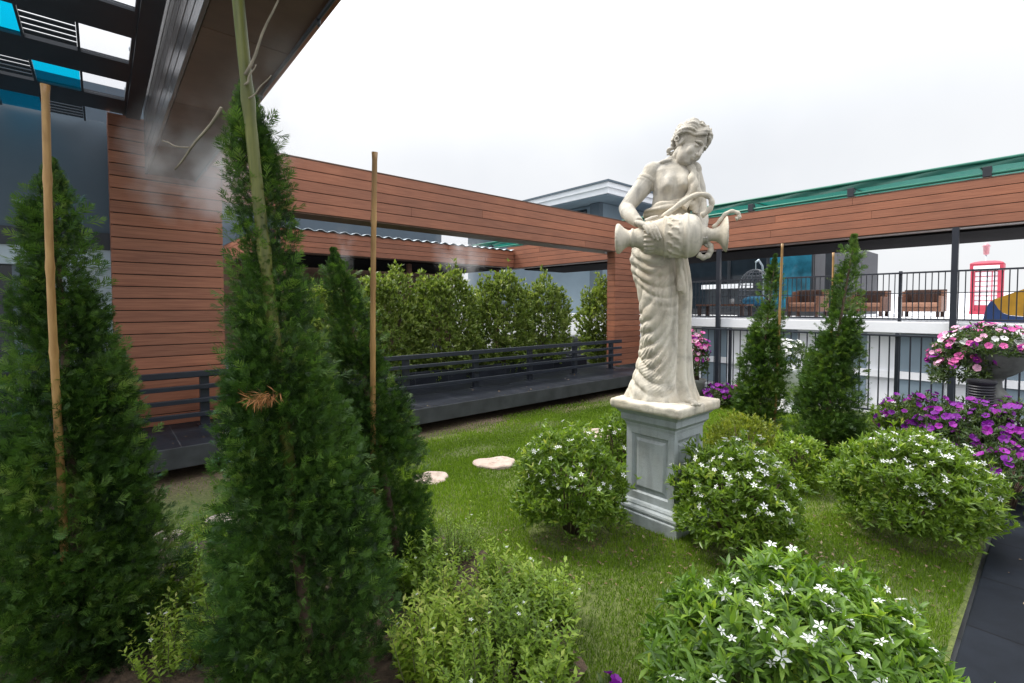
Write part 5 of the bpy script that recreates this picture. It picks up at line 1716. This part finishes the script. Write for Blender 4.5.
# fallen leaves and bits under the shrubs
n = 800
cs = [b2(px, d) for (px, d) in ((570, 3.0), (738, 2.8), (690, 2.9), (860, 2.7), (930, 2.75), (600, 2.9), (840, 3.1))]
ci = rng.integers(0, len(cs), n)
pos = np.array([(cs[i][0], cs[i][1], 0) for i in ci]) + rng.normal(0, 1, (n, 3)) * np.array([.24, .24, 0])
pos[:, 2] = lawn_h(pos[:, 0], pos[:, 1]) + rng.uniform(.004, .02, n)
ok = pos[:, 1] > BED_Y0 + .03
pos = pos[ok]; n = len(pos)
f = Fol()
d = rng.normal(0, 1, (n, 3)); d[:, 2] *= .2
f.add(*LEAF_LO, pos, frames(d, None, .3, rng), rng.uniform(.012, .034, n), rng.uniform(0, 1, n))
tag(f.build('fallen_leaf_litter', M['litter'], None), kind='stuff')
n = 26
pos = np.stack([rng.uniform(2.9, 5, n), rng.uniform(-1.2, .22, n), np.full(n, .034)], 1)
f = Fol(); d = rng.normal(0, 1, (n, 3)); d[:, 2] *= .1
f.add(*LEAF_LO, pos, frames(d, None, .2, rng), rng.uniform(.012, .03, n), rng.uniform(.5, 1, n))
tag(f.build('path_litter', M['litter'], None), kind='stuff')
n = 90
pos = np.stack([rng.uniform(.2, 7.6, n), 4.93 + rng.uniform(0, 1, n) ** 2 * .65, np.full(n, .303)], 1)
f = Fol(); d = rng.normal(0, 1, (n, 3)); d[:, 2] *= .12
f.add(*LEAF_LO, pos, frames(d, None, .25, rng), rng.uniform(.014, .04, n), rng.uniform(.3, 1, n))
tag(f.build('deck_litter', M['litter'], None), kind='stuff')

# ------------------------------------------------------------------ drifting mist from the nozzles
def mist(c, r, dens, sc, seed):
    m = bpy.data.materials.new('mist_volume'); m.use_nodes = True
    nt = m.node_tree; nt.nodes.clear()
    out = nt.nodes.new('ShaderNodeOutputMaterial')
    vol = nt.nodes.new('ShaderNodeVolumePrincipled')
    vol.inputs['Color'].default_value = (.97, .97, .98, 1)
    tc = nt.nodes.new('ShaderNodeTexCoord')
    gr = nt.nodes.new('ShaderNodeVectorMath'); gr.operation = 'LENGTH'
    nt.links.new(tc.outputs['Object'], gr.inputs[0])
    mr = nt.nodes.new('ShaderNodeMapRange'); mr.inputs['From Min'].default_value = 1.0; mr.inputs['From Max'].default_value = .15
    nt.links.new(gr.outputs['Value'], mr.inputs['Value'])
    nz = N(nt, 'ShaderNodeTexNoise', Scale=sc, Detail=3)
    nz.noise_dimensions = '4D'; nz.inputs['W'].default_value = seed
    nt.links.new(tc.outputs['Object'], nz.inputs['Vector'])
    m2 = nt.nodes.new('ShaderNodeMapRange'); m2.inputs['From Min'].default_value = .46; m2.inputs['From Max'].default_value = .75
    nt.links.new(nz.outputs['Fac'], m2.inputs['Value'])
    mu = nt.nodes.new('ShaderNodeMath'); mu.operation = 'MULTIPLY'
    nt.links.new(mr.outputs[0], mu.inputs[0]); nt.links.new(m2.outputs[0], mu.inputs[1])
    m3 = nt.nodes.new('ShaderNodeMath'); m3.operation = 'MULTIPLY'; m3.inputs[1].default_value = dens
    nt.links.new(mu.outputs[0], m3.inputs[0]); nt.links.new(m3.outputs[0], vol.inputs['Density'])
    nt.links.new(vol.outputs[0], out.inputs['Volume'])
    mb = MB(); mb.ell((0, 0, 0), (Vector((1, 0, 0)), Vector((0, 1, 0)), Vector((0, 0, 1))), (1, 1, 1), 20, 12)
    o = mb.build('mist', m, None, True)
    o.location = c; o.scale = r
    tag(o, kind='stuff')


mist((.62, 4.2, 2.55), (.55, 1.3, .50), 2.9, 2.0, 1)
mist((.80, 2.9, 2.60), (.35, 1.0, .35), 1.6, 2.2, 2)
p = at(462, 9.0); mist((p[0], p[1], 2.45), (.6, .6, .75), 1.5, 1.8, 3)
p = at(345, 8.0); mist((p[0], p[1], 2.45), (.22, .22, .5), 1.3, 1.5, 4)
